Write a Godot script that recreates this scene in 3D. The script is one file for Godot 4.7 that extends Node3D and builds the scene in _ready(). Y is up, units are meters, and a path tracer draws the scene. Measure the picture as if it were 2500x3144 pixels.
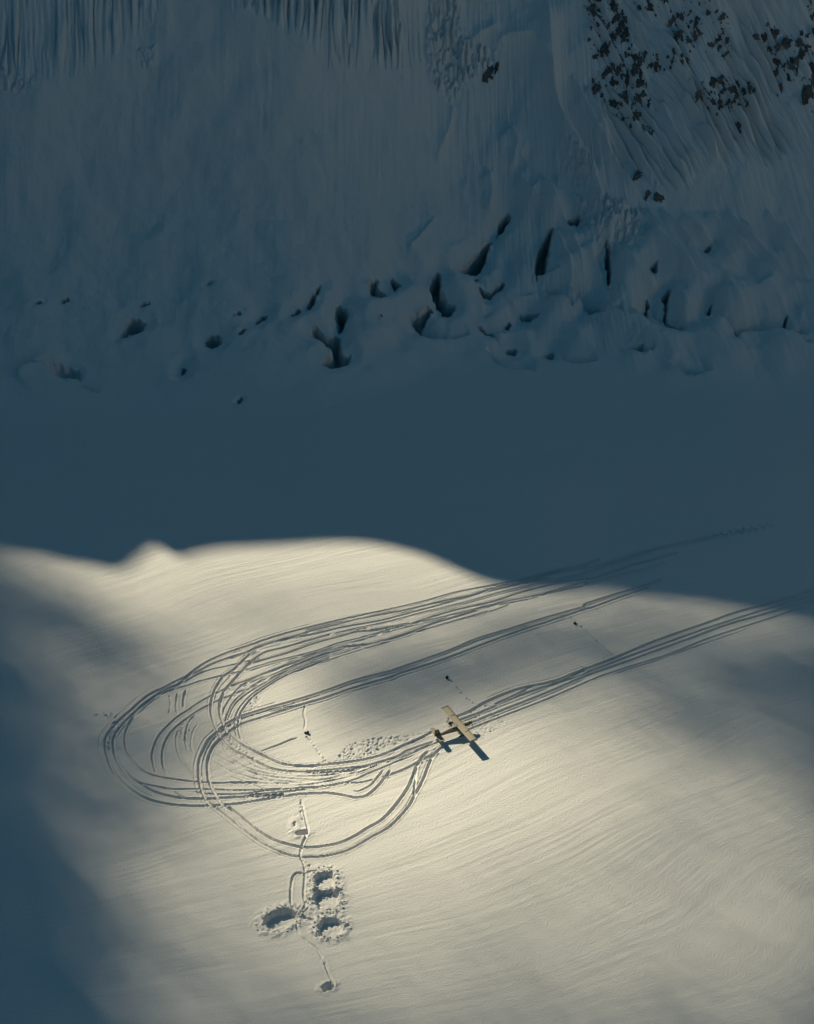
extends Node3D
# A ski plane parked on a glacier below a shaded ice wall; low sun reaches the floor over a ridge and between added, unseen puffs.

const TRACKS := [ # ski tracks on the floor: half width, depth, berm, then x and z in metres
	[0.15,0.21,0.07,[-72,19.4,-69.1,23.7,-65.9,27.1,-62,29.7]],
	[0.15,0.14,0.07,[-65.8,-15.6,-68.9,-13,-71.4,-9.3,-73.9,-5,-75.6,-2.3,-77.3,1.8,-78.5,5.6,-78.4,9.5,-77.1,14.3,-74.6,20.5,-71.5,25.2,-67.8,29,-63.4,32,-58.8,33.5]],
	[0.15,0.17,0.07,[-63.4,-12.3,-66.5,-8.9,-68.5,-5.7,-70.9,-1.3,-71.9,0.6,-73.4,4.1,-73.9,7.1]],
	[0.15,0.16,0.07,[42,-65.4,32.3,-61.7,20.7,-57,9.4,-51.7,-1.9,-46.4,-7.5,-43.8,-17.5,-40.5,-24,-37.8,-29.9,-35.8,-37.2,-33.2,-40,-31.1,-42.6,-26.9,-45.1,-22.1,-47.2,-19.5,-48.3,-17.6]],
	[0.15,0.15,0.07,[-44.6,5,-41.7,8.3,-36.4,12.5,-31.2,15.9,-27,16.8,-24,16.7,-19.3,16,-14.6,15,-10,13.7,-6.5,12.2]],
	[0.15,0.19,0.07,[-34.1,-34.4,-40,-31.8,-43.7,-27,-46.1,-22.6,-47.6,-19.1,-49.3,-15.2,-50.2,-12,-50.6,-7.7,-50.2,-3.3,-49.1,0.4,-48.4,2.5,-46.8,6.3,-43.7,10]],
	[0.15,0.2,0.07,[-49.4,-31.7,-44.5,-34.5,-39.4,-37.7,-33,-40.9,-26.5,-43.7]],
	[0.15,0.22,0.07,[-31.9,-39.6,-26.7,-42.4,-20.2,-45.1,-15.1,-47.7,-1.3,-52.7,8.1,-56.6]],
	[0.15,0.16,0.07,[-26.2,-35.5,-18.5,-39.1,-14.4,-41,-9.7,-41.8,-6.5,-42.7,-1.1,-44.3,6.6,-48.7]],
	[0.15,0.15,0.07,[-42.3,-19.9,-36.2,-24.2,-30,-28.1,-26.1,-30.4,-18.4,-33.9]],
	[0.15,0.14,0.07,[-24.9,-27.9,-17.4,-31.3,-10,-32.6,0,-37.7,7.8,-42.8,16.7,-47.3]],
	[0.15,0.18,0.07,[-3.9,-20.7,-13.1,-16.9,-20.5,-12.8,-26.6,-9.5,-32.7,-6.6,-37.5,-4.2,-42.4,-1.4,-44.4,0.3,-46.3,2.3,-48,5,-49.6,8,-50.7,12,-51.1,16.1]],
	[0.15,0.2,0.07,[-33.9,-8.7,-38.7,-6.2,-43.8,-3.3,-46.1,-1.4,-48.2,0.9,-50,3.8,-51.8,7.1,-52.9,11.5,-53.4,15.8,-53.2,20.4,-52.4,24.9,-51.3,28.3,-49.8,31.8,-46.8,35.1,-44.8,37.3,-39.6,42.9,-36,46.5,-32.1,49.3,-27.6,51.6]],
	[0.15,0.21,0.07,[70.4,-61.4,61.7,-56.4,52.6,-50.7,51,-50,40.7,-44.1,29.3,-37.8,20,-32.2,9,-25.1,-1.8,-19.4,-3.8,-17.9,-14.2,-13,-21.5,-8.9,-25.7,-7.1,-31.2,-4.1,-37.2,-0.9]],
	[0.15,0.17,0.07,[1,16,2.7,14.5,5.1,12.6,7.8,10.3]],
	[0.15,0.15,0.07,[19.8,-9.3,28.8,-15.1,38.5,-18.6,46.9,-23.6,55.6,-28.8]],
	[0.15,0.18,0.07,[42.4,-19.8,50.9,-24.6,59.6,-30.2,70.7,-36.6,82,-43.1]],
	[0.15,0.21,0.07,[11.7,1.8,20.3,-3.7,33.5,-12,46.5,-20.7,55.2,-25.6]],
	[0.15,0.17,0.07,[13.1,3.9,21.7,-1.5,34.9,-9.8,47.8,-18.5]],
	[0.12,0.24,0.06,[41.3,-68,31.5,-64.2,19.9,-59.4,8.4,-54,-2.9,-48.8,-8.4,-46.2,-18.4,-42.9,-24.9,-40.2,-30.8,-38.1,-38.3,-35.4,-41.8,-32.8,-44.7,-28.2,-47.2,-23.5,-49.2,-21,-50.4,-18.7,-51.6,-14.3,-52.2,-9.3,-51.9,-4.3,-50.8,0.3,-49.6,3.5,-48,7.5,-45.4,11.5,-41.7,14.3,-37.3,17.4,-35,19.2,-30.6,20.6,-25.7,20.8,-20.9,20.2,-16.1,19.5,-10.5,18.4,-6.8,16.9,-1.9,14.6,0.5,12.3,4,10.4,7.7,8.5]],
	[0.12,0.24,0.06,[-48.4,-30,-43.4,-32.9,-38.4,-36,-32.1,-39.1,-25.7,-41.8,-19.2,-44.6,-6,-50,5.3,-54.8,12.9,-58.5,18.6,-60.5,24.3,-62.2,32.1,-64.9,44,-70.5,52.5,-73.6,49.7,-73,57.5,-77]],
	[0.12,0.24,0.06,[-48.9,-28.2,-45,-30.5,-41.6,-33.6,-37,-36.2,-31.4,-38.6,-26.2,-41.4,-19.7,-44.1,-14.7,-46.7,-0.9,-51.6,8.5,-55.6,17.2,-58.6,25.8,-63,35.5,-66.4,43.4,-70.2,51.9,-73.1,55.8,-74.8,69.9,-81.8,79.4,-86,88.9,-89.8,103.4,-94.9,110.6,-97.1]],
	[0.12,0.24,0.06,[-20.3,-38.1,-13.8,-40.9,-5.9,-44,5.2,-49.2,16.5,-53.8,28.1,-59.1,37.8,-63.2,52.2,-69.4,58.6,-73.4,75,-82.3,84.3,-85.6,98.6,-90.3,108.2,-93.7]],
	[0.12,0.24,0.06,[-43.6,-25.4,-38.6,-28.3,-33.1,-30.9,-26,-35.1,-18.3,-38.7,-14.3,-40.6,-9.6,-41.3,-6.4,-42.3,-1,-43.8,6.8,-48.4,14.4,-52,23.5,-55.3,33.2,-60.7,43,-64.8,51.5,-67.6,52.9,-67.3,64.6,-74.5,73.9,-78.6,80.1,-81.9]],
	[0.12,0.24,0.06,[-42.6,-21.8,-36.4,-25.2,-30.2,-27.8,-23.8,-30.5,-18.7,-33.6,-12.3,-36.2,-2.1,-41.3,7.1,-45.1,16.5,-49,25.9,-52.9,35.6,-56.3,51.8,-64,51,-62.4,61.6,-68,69.4,-71.1,76.9,-74.8]],
	[0.12,0.24,0.06,[-47.5,-15.6,-42,-19.4,-35.9,-23.7,-29.6,-27.6,-25.8,-29.8,-18.1,-33.4,-10.8,-34.7,-1,-39.7,6.7,-44.8,15.8,-49.4,27.3,-55.3,38.9,-59.4,51.2,-64.1]],
	[0.12,0.24,0.06,[74.3,-66.5,66.3,-61.3,59.4,-57.9,50.5,-52.6,50.9,-51.9,38.7,-45.8,29.2,-40.6,19.9,-36.2,12.5,-31,5.2,-26.4,-2,-22.1,-4,-20.9,-13.2,-17.1,-20.6,-13,-26.7,-9.7,-32.8,-6.8,-37.6,-4.4,-42.6,-1.6,-44.6,0.1,-46.5,2.2,-48.2,4.9,-49.8,7.9,-50.9,12,-51.3,16,-51.2,20.4,-50.4,24.7,-49.5,27.9,-48.1,30.9,-45.3,34,-43.3,36.3,-38.2,41.8,-34.7,45.3,-31,47.9,-26.8,50.1,-22,50.5,-18,49.8,-13.9,47.9,-9,43.6,-4.8,39.9,-0.4,32.7,1.6,27.4,3.2,22.7,5.5,14.5,7.3,10.8,9.6,8.8]],
	[0.22,0.17,0.08,[-45.6,9.9,-42.4,13.7,-39,17.4,-34.8,19.7]],
	[0.22,0.17,0.08,[-45.1,15.9,-40.5,19.7,-35.2,21.5,-29.2,22.6,-23.3,23]],
	[0.22,0.17,0.08,[-44.8,19.7,-39.9,21.9,-33.9,23.3,-25.6,24.1]],
	[0.22,0.17,0.08,[-44.9,18.2,-40.9,21.1,-36.7,23,-32.1,24.4]],
	[0.22,0.17,0.08,[-45.3,13.7,-42.3,17.4,-38.5,20.4,-34.6,23,-31.1,25.5]],
	[0.22,0.17,0.08,[-43.7,15.2,-40.1,18.5,-35.7,20.4,-31.4,21.5]],
	[0.22,0.17,0.08,[-44.4,24.3,-37.3,24.4,-30.3,24.4,-20.9,23,-13.9,20]],
	[0.22,0.17,0.08,[-44.6,21.5,-39.7,24.1,-35.3,26.4,-31.1,27]],
	[0.22,0.17,0.08,[-48.9,15.9,-45.3,18.9,-41.6,21.1,-36.4,23.3]],
	[0.22,0.17,0.08,[-48.9,12.9,-45.8,15.6,-43.1,17.1,-39.3,20,-36.5,21.5]],
	[0.22,0.17,0.08,[-47.4,8.3,-45,13.7,-41.9,17.4,-36.6,20.4]],
	[0.22,0.17,0.08,[-47.4,-12.9,-40.1,-17.1,-33.7,-20.4,-27.7,-22.6,-17.7,-28.6,-4.5,-35.3]],
	[0.22,0.17,0.08,[-45.8,-12.1,-40.1,-16.2,-32.8,-21.3,-25.3,-25.6,-15.2,-31.3,-4.5,-36.8]],
	[0.22,0.17,0.08,[-45,-15,-40.2,-17.9,-32.8,-22.6,-25.4,-27.3,-17.8,-31.7,-10,-34.4]],
	[0.22,0.17,0.08,[-33,-25.2,-25.5,-29.7,-17.8,-33.5,-10.1,-36.8]],
	[0.22,0.17,0.08,[-30.4,-24.3,-22.8,-27.8,-15.2,-32.2,-7.4,-35.7]],
	[0.22,0.17,0.08,[-28.3,23.6,-21.2,22.9,-16.6,21.8,-11.9,19.6]],
	[0.22,0.17,0.08,[-28.4,21.8,-22.5,21.6,-16.1,20.3,-9.5,18.1]],
	[0.22,0.17,0.08,[-28.2,25.4,-23.5,24.7,-17,22.9,-11.8,20.7,-7.1,17.7]],
	[0.22,0.17,0.08,[-21.2,24,-16.1,22.3,-10.5,19.2,-4.8,15.4]],
	[0.22,0.17,0.08,[-11.9,18.8,-6,15.8,0,12.8]],
	[0.22,0.17,0.08,[-7.1,18.8,-2.4,15.8,2.4,13.2]],
	[0.22,0.17,0.08,[-53.9,0.5,-55,4.4,-55,9.1,-54,12.9]],
	[0.36,0.46,0.15,[-40.2,-35.5,-44.6,-33,-49.3,-30.2,-53.2,-27.1,-56.2,-23.7,-59.1,-19.4,-61.4,-17.5,-64.6,-14.3,-67.6,-11.8,-70,-8.4,-72.4,-4.1,-74.1,-1.5,-75.8,2.5,-76.9,6,-76.8,9.5,-75.6,14,-73.2,20,-70.3,24.4,-66.8,28.1,-62.8,30.7,-58.4,32.2,-53.3,32.9,-47.7,32.8,-43.7,32.5,-39.2,31.6,-34.6,30.4,-30,29.3,-26.8,28.6,-22.2,28.2,-19.4,28.1,-16.4,28.7,-12.8,29.7,-10,28.9,-7.5,25.8,-5.2,21.4,-3.8,18.4]],
	[0.36,0.42,0.15,[-40,-32.2,-45.4,-29.7,-49.6,-27.3,-53.2,-24.7,-56,-21.7,-58.4,-19.6,-60.6,-16.2,-64.3,-13.1,-67.4,-9.6,-69.5,-6.3,-71.9,-1.9,-72.9,0.1,-74.4,3.7,-74.9,6.8,-74.3,11.4,-72.9,15.6,-70.1,20.4,-66.8,24.1,-63.2,27,-58.5,29.1,-53.7,30.2,-47.9,30.2,-44,29.9,-38.2,29.5,-32.4,29,-29.6,28.4]],
	[0.24,0.39,0.14,[-39.7,-27.8,-45.1,-25.6,-49.3,-23.9,-53,-22.4,-55.9,-20.4,-58.7,-17.5,-61.4,-14.5,-64.1,-12.1,-66.9,-9.6,-69,-6.3,-70.6,-3.1,-71.6,0.5,-72.2,4,-72,7.9,-71.2,11.4,-69.6,14.8,-67.3,18.2,-64.4,20.8,-60.9,22.2,-57.3,23,-52,23.9,-47.3,24.3,-41.4,24.1,-36.3,24.1]],
	[0.24,0.39,0.14,[-39.5,-24.7,-43.3,-22.4,-46.5,-21.1,-49,-20.2,-52.2,-18.7,-55.6,-17.1,-58,-15.6,-60.8,-14.1,-63.2,-12.5]],
	[0.24,0.38,0.14,[-72.1,18.2,-69.5,21.5,-66.4,24.1,-62.4,25.5,-57.6,26.6,-52.9,26.6,-47,26.8,-44.2,27,-39.5,27,-34.8,26.9,-30.2,26.3]],
	[0.24,0.39,0.14,[-58,27,-56,28.8,-53.8,30,-49.1,30]],
	[0.24,0.39,0.14,[-39.2,-20,-43,-17.5,-46.8,-15.2,-51.1,-11.6,-54.3,-8.4,-56.9,-5.1,-59.6,-1.9,-61.7,1.7,-63.4,5.6,-64.2,9.5,-64.4,13.7,-63.5,17.8,-62.4,21.1]],
	[0.24,0.39,0.14,[-39,-16.2,-44.1,-12.9,-48.2,-10,-51.5,-7.5,-54.4,-4.7,-56.6,-1.9,-58.6,0.9,-60.4,4,-61.5,7.5,-61.9,11,-61.7,14.8,-61,18.2,-59.6,21.1]],
	[0.22,0.3,0.14,[-60.5,-12.9,-60.6,-9.2,-60.2,-5.1,-59.5,-2.7]],
	[0.34,0.42,0.14,[-58.4,-14.1,-58.7,-10.4,-58.3,-5.5]],
	[0.22,0.24,0.14,[-58.6,2.9,-59,6,-58.6,9.9,-57.5,13.7,-56.3,16.3,-54.6,18.9,-52.3,23]],
	[0.22,0.24,0.14,[-54.8,-3.1,-56.2,-0.3,-56.7,3.3,-56.6,7.5,-55.5,12.2]],
	[0.22,0.33,0.14,[-20.4,-31.7,-25.4,-28.9,-32.9,-23.9,-39.2,-20,-44.3,-15,-46.6,-9.6,-47.8,-5.1,-47.7,-1.1]],
	[0.22,0.33,0.14,[-20.3,-30.7,-25.4,-27.8,-32.8,-22.8,-39.1,-17.5,-43.1,-12.5,-45.5,-8.4,-46.6,-3.5,-47,0.1]],
	[0.22,0.33,0.14,[-20.3,-29.8,-25.3,-26.8,-32.8,-21.8,-38.9,-15.8,-42.5,-11.6,-45,-7.5,-46.1,-3.1,-46.4,0.1]],
	[0.22,0.33,0.14,[-20.3,-28.8,-25.3,-25.7,-32.7,-20.8,-38.9,-14.3,-41.5,-10.8,-43.6,-6.3,-44.5,-1.9,-44.1,3.7,-43.2,6.4]],
	[0.22,0.33,0.14,[-20.2,-27.9,-25.2,-24.7,-32.7,-19.8,-38.8,-13.1,-41.1,-9.6,-42.6,-5.9,-43.4,-3.1,-43.6,1.3,-43.1,4.8,-41.9,7.9]],
	[0.34,0.42,0.14,[41.6,-67.1,31.8,-63.3,20.2,-58.5,8.7,-53.2,-2.5,-47.9,-8.1,-45.3,-18.1,-42,-24.5,-39.3,-30.5,-37.3,-37.9,-34.6,-41.1,-32.2,-43.9,-27.8,-46.4,-23,-48.5,-20.4,-49.6,-18.3,-50.8,-14.1,-51.3,-9.2,-51,-4.3,-50,0.1,-48.8,3.3,-47.3,7.2,-44.8,11,-41.2,13.7,-36.8,16.9,-34.6,18.5,-30.5,19.8,-25.8,20.1,-21,19.5,-16.3,18.7,-10.7,17.7,-7.2,16.2,-2.4,13.9,0,11.7,3.6,9.7,7.3,7.8]],
	[0.36,0.48,0.17,[-20.6,-38.9,-27,-35.9,-33.4,-32.8,-38.9,-30.4,-42.3,-26,-44.5,-21.7,-46.1,-18.3,-47.8,-14.5,-48.6,-11.6,-49,-7.5,-48.6,-3.5,-47.6,0.1,-46.9,2.1,-45.4,5.6,-42.5,9.1,-37,13.3,-31.6,16.9,-27.1,17.8,-23.8,17.8,-19.1,17,-14.3,16,-9.6,14.7,-6,13.2,-1.2,9.7,3.7,6.3,7.3,3.1]],
	[0.22,0.3,0.14,[-28.6,18.3,-25.7,18.4,-22.6,18.4]],
	[0.24,0.39,0.14,[-25.4,20.7,-20.2,20.3,-14.3,19.4,-10.5,17.8]],
	[0.34,0.42,0.14,[-48.8,-30.6,-43.8,-33.5,-38.8,-36.6,-32.4,-39.8,-26,-42.5,-19.5,-45.3,-6.3,-50.7,5,-55.5,12.6,-59.2,18.4,-61.2,24.1,-62.9,31.9,-65.7,43.8,-71.2,52.3,-74.4,49.4,-73.7,57.3,-77.8]],
	[0.38,0.45,0.14,[-48.5,-27.5,-44.6,-30,-41.2,-33,-36.7,-35.5,-31,-38,-25.9,-40.7,-19.4,-43.4,-14.5,-45.9,-0.6,-50.9,8.8,-54.8,17.5,-57.8,26,-62.2,35.7,-65.7,43.6,-69.5,52.1,-72.3,56.1,-74.1,70.1,-81,79.5,-85.2,89.1,-89,103.5,-94.1,110.7,-96.2]],
	[0.24,0.39,0.14,[-20.6,-38.8,-14.1,-41.6,-6.2,-44.7,5,-49.9,16.3,-54.5,27.8,-59.9,37.5,-64,51.9,-70.2,58.3,-74.1,74.8,-83.1,84.2,-86.4,98.4,-91.1,108.1,-94.5]],
	[0.4,0.51,0.14,[-43.2,-24.7,-38.2,-27.5,-32.7,-30.2,-25.7,-34.4,-17.9,-38,-14.1,-39.8,-9.5,-40.5,-6.2,-41.5,-0.6,-43.1,7.2,-47.6,14.7,-51.2,23.8,-54.5,33.5,-59.9,43.3,-64,51.7,-66.7,53.2,-66.5,64.9,-73.7,74.2,-77.8,80.4,-81]],
	[0.24,0.39,0.14,[-43,-22.6,-36.9,-26,-30.6,-28.6,-24.2,-31.3,-19.1,-34.4,-12.7,-37.1,-2.5,-42.1,6.8,-46,16.2,-49.9,25.7,-53.8,35.3,-57.2,51.5,-65,50.8,-63.4,61.3,-68.9,69.1,-72.1,76.6,-75.7]],
	[0.36,0.45,0.14,[-47,-15,-41.5,-18.7,-35.4,-23,-29.2,-26.9,-25.4,-29.1,-17.8,-32.6,-10.5,-33.9,-0.6,-38.9,7.1,-44,16.1,-48.6,27.6,-54.5,39.1,-58.5,51.4,-63.3]],
	[0.24,0.3,0.14,[-13.4,-33,-4.3,-36.4,4.9,-41.2,14.6,-46,23.7,-50.5]],
	[0.24,0.3,0.14,[15.3,-46,17.2,-46.6,23.6,-49.9,29.4,-53.5]],
	[0.24,0.38,0.14,[-11.3,-40.5,-6.2,-42.1,1.2,-44.7]],
	[0.22,0.27,0.14,[-13.4,-37,-9.1,-38.6,-3.9,-40.2]],
	[0.36,0.45,0.15,[73.9,-67.3,65.9,-62.2,59.1,-58.7,50,-53.4,50.5,-52.7,38.4,-46.6,28.9,-41.5,19.5,-37,12.1,-31.7,4.8,-27.1,-2.4,-22.9,-4.4,-21.7,-13.6,-17.9,-21,-13.7,-27.2,-10.4,-33.2,-7.5,-38.1,-5.1,-43.1,-2.3,-45.2,-0.5,-47.2,1.7,-48.9,4.4,-50.6,7.5,-51.7,11.8,-52.2,15.9,-52,20.4,-51.2,24.8,-50.2,28.1,-48.8,31.3,-45.9,34.5,-43.9,36.7,-38.8,42.2,-35.2,45.7,-31.5,48.4,-27,50.7,-22,51.2,-17.7,50.4,-13.4,48.4,-8.5,44.1,-4.1,40.3,0.3,33,2.3,27.6,4,22.9,6.2,14.7,8,11.3,10.2,9.4]],
	[0.38,0.51,0.15,[69.9,-62.6,61.1,-57.6,52,-51.9,50.4,-51.2,40.2,-45.3,28.7,-38.9,19.4,-33.3,8.4,-26.2,-2.4,-20.5,-4.4,-19,-14.7,-14.1,-22.1,-10,-26.3,-8.1,-31.9,-5.1,-37.9,-1.9,-43.1,1.1,-45.6,4,-48.6,8.7,-49.7,12.2,-50.1,15.9,-49.7,20.4,-48.9,24.1,-47.7,27,-45.7,31.3,-43.9,33.8,-43.1,33.9,-40.2,37,-36.3,41.4,-32.4,44.7,-28.7,46.6,-24.3,47.8,-20,47.5,-16,46.3,-12.5,43.9,-9.6,41.1,-6.3,38.1,-3.1,33,0,26.5,1.4,22.1,2.6,17.3,4.3,13.2,6,11.3]],
	[0.22,0.27,0.14,[-26.3,-8.1,-31.9,-6.1,-36.8,-4.1]],
	[0.2,0.15,0.06,[-13,-16.1,4.8,-25.6,19.5,-35.7,34.5,-43.1]],
	[0.2,0.18,0.08,[-44.7,33.6,-41.6,37.8,-39.2,41.4]],
	[0.24,0.38,0.14,[2.6,17.3,2.1,21.8,1.9,25.4,1.5,29]],
	[0.24,0.33,0.14,[-52.8,27.5,-50,28.2,-46.9,28.6,-44.1,28.6,-39.4,28.3,-34.8,27.3,-29.2,26.6,-25.5,26.1,-18.5,25.2,-12.6,22.6,-9.5,20.3,-5.9,18.1,-3.3,16.6]],
	[0.24,0.36,0.14,[-40.5,29.1,-34.7,28.4,-27.8,27.3,-20.8,25.7,-15.7,24.1,-11.8,24,-7.8,22.5]],
	[0.38,0.48,0.15,[-6.6,22.2,-4,20.8,-1.2,19.2,1.9,16.9,3.6,15.4,6,13.6,8.7,11.3]],
	[0.26,0.39,0.14,[-14.1,26.9,-12.2,27.3,-10.3,26.1,-8.7,24.5,-7.1,21.4,-5.7,18.8]],
	[0.18,0.09,0.12,[-13.9,31.3,-11.6,30.6]],
	[0.24,0.33,0.14,[-7.2,13.2,-2.4,11.3,2.4,7.8,6.8,4.5]],
	[0.24,0.36,0.14,[-4.8,15.8,0,13.4,4.8,10.1,8.7,7.8]],
	[0.44,0.54,0.15,[12,-1.7,16.1,-4.3,20.5,-8.2,29.3,-13.8,39,-17.3,47.5,-22.4,56.2,-27.6,65.1,-33.6,74,-38.9,83.1,-44,92.4,-49.6,101.6,-53.8,116.3,-60.7,119.9,-62.2]],
	[0.36,0.42,0.14,[10.9,0.7,18.7,-3.7,30.1,-11.4,43.2,-18.3,51.7,-23.1,60.4,-28.6,71.5,-35,82.8,-41.5,94.2,-47.7,105.9,-53.8,115.8,-58,119.4,-59.6]],
	[0.36,0.42,0.14,[12.6,3.1,21.1,-2.4,34.3,-10.7,47.3,-19.3,55.9,-24.1,66.8,-30.4,77.9,-36.8,89.4,-43.7,100.9,-49.2,115.5,-56.3,119.1,-58]],
	[0.26,0.36,0.14,[12.9,5.1,19.3,1.1,29.7,-5.1,38.6,-10.7,50.5,-18.7,59.9,-23.8,70.8,-29.3,82.1,-36.4,95.8,-44,105.1,-48.9,115.2,-54.5,118.8,-56]],
	[0.22,0.15,0.08,[55.5,-20.4,68.5,-27.2,81.8,-34.6,95.5,-42.2]],
	[0.26,0.33,0.14,[22.4,-7.1,28.9,-11.7,33.6,-15.2,36.5,-16.4,42,-18.7,48.1,-22.3,45.7,-24.5]],
]
const PATHS := [ # trodden paths, the same way
	[0.26,0.26,0.06,[-26.5,-7.9,-26.9,-3.9,-26.3,-0.7,-26.5,3.3]],
	[0.27,0.26,0.06,[-27.1,6.4,-29.3,7,-31.1,8.3,-33.5,9.9,-37.6,12.5]],
	[0.27,0.32,0.1,[-26.2,29.9,-25.5,32.5,-24.8,36.4,-23.9,40.8,-23.8,42.8,-24.7,45.7,-25.1,48.4,-25.2,50.6,-24.2,53.7,-23.8,56.8,-23.8,64.5,-23.2,67.5,-24.6,71.5,-24.7,75.2,-23.8,77.3]],
	[0.28,0.36,0.09,[-23.8,77.3,-22.2,79.5,-20.1,81.6,-18.4,85.1]],
	[0.3,0.38,0.12,[-18.4,85.1,-17,89.5,-15.9,92.6,-16.6,94.3]],
	[0.3,0.4,0.12,[-19.5,56.4,-22.2,56.1,-24.1,56.8,-25.8,56.7,-26.6,58,-26.8,62.6,-26.6,66.7,-26.1,68.2,-24.7,70.1]],
	[0.28,0.4,0.12,[-24.6,71.5,-22.5,72.1,-20.2,72.7]],
	[0.28,0.4,0.12,[-24.7,71.7,-23.4,69.7,-21.9,68.2]],
	[0.15,0.1,0.04,[-17.6,47.9,-17.2,49.5]],
]
const STEPS := [ # lines of single footprints
	[-25.7,6,-23.8,9.1,-22.3,12.5,-20,16.3],
	[11.5,-18.4,13.8,-13.4,15.8,-10,18.2,-6.5,16.7,-3.7],
	[18.2,-6.5,20.3,-6.8,22,-6.5],
	[45.6,-46.6,48.3,-42.9,51.6,-36.4,53.4,-33.6,55.5,-29.3],
	[-62.5,-10.8,-62,-7.5,-61.9,-3.5],
	[-82,-3.1,-80.9,-2.7,-79,-3.5],
	[-26,30.4,-25.8,35,-25.1,37.9],
]
const PITS := [ # camp pits: x, z, half length, half width, turn, depth
	[-19.1,59.6,2.27,2.94,-0.07,0.9],
	[-18.5,65.7,2.69,2.98,-0.14,1],
	[-28.6,72.3,3.7,2.8,-0.62,1.4],
	[-17.2,75.1,2.58,2.67,0.07,0.9],
	[-25.2,42.8,1.18,0.76,-0.22,1.1],
	[-17.2,93.4,1.22,0.86,-0.65,1.5],
	[-27.1,39.7,0.27,0.59,0,0.5],
]
const TRAMPLED := [ # trampled patches: prints, outline
	[300,[-18.4,14.7,-15.5,9.7,-7.3,5.9,1.2,5.5,6.8,3.1,2.4,6.7,-4.8,10.5,-12,14.7]],
	[130,[-78.9,-2.7,-76.9,-4.1,-73.9,-2.3,-72.7,0.1,-74.6,4.4,-75.4,12.9,-77.2,8.3,-76.1,0.1]],
	[50,[-59.1,2.5,-56.7,-2.3,-55.3,12.2,-57,9.5]],
	[25,[-23.2,16.2,-20.3,15.8,-20.3,17.7,-22.9,18.1]],
	[60,[-47.2,2.5,-42.4,10.2,-37.7,15.9,-44.9,9.5]],
	[70,[17.4,-3.7,21.3,-7.2,26.1,-0.3,19.1,7.1]],
	[20,[-25,51.3,-21.8,50.6,-23.2,56.1,-25.7,60.7]],
	[50,[-41.3,-11.6,-38.7,-14.1,-38.5,-7.5,-41.2,-3.5]],
	[30,[10.1,-1,11.9,-3,12.2,1.1,9.2,3.1]],
]
const FLUTES := [ # fluted snow: lean, outline
	[0.05,[-166.4,-305.2,-91.7,-306.1,-89,-296.2,-92.4,-292.5,-100.5,-287.5,-108.4,-281.8,-119.8,-276.6,-130,-273.7,-139.2,-271.9,-164.5,-273.7]],
	[0,[-66.6,-305.1,4.9,-320.6,6,-297,-2.4,-291.4,-16.6,-285.6,-29.5,-282.3,-34.3,-285.6,-44.9,-288.3,-53.2,-292.1,-65.1,-294.2]],
	[0.72,[62.2,-323,165.8,-307.5,163.7,-268.3,161,-262.2,138,-263.6,126,-260.6,109.5,-259.9,102.3,-256.3,94.2,-257,84,-261.5,75,-267.8,69.5,-278.4]],
]
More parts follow.
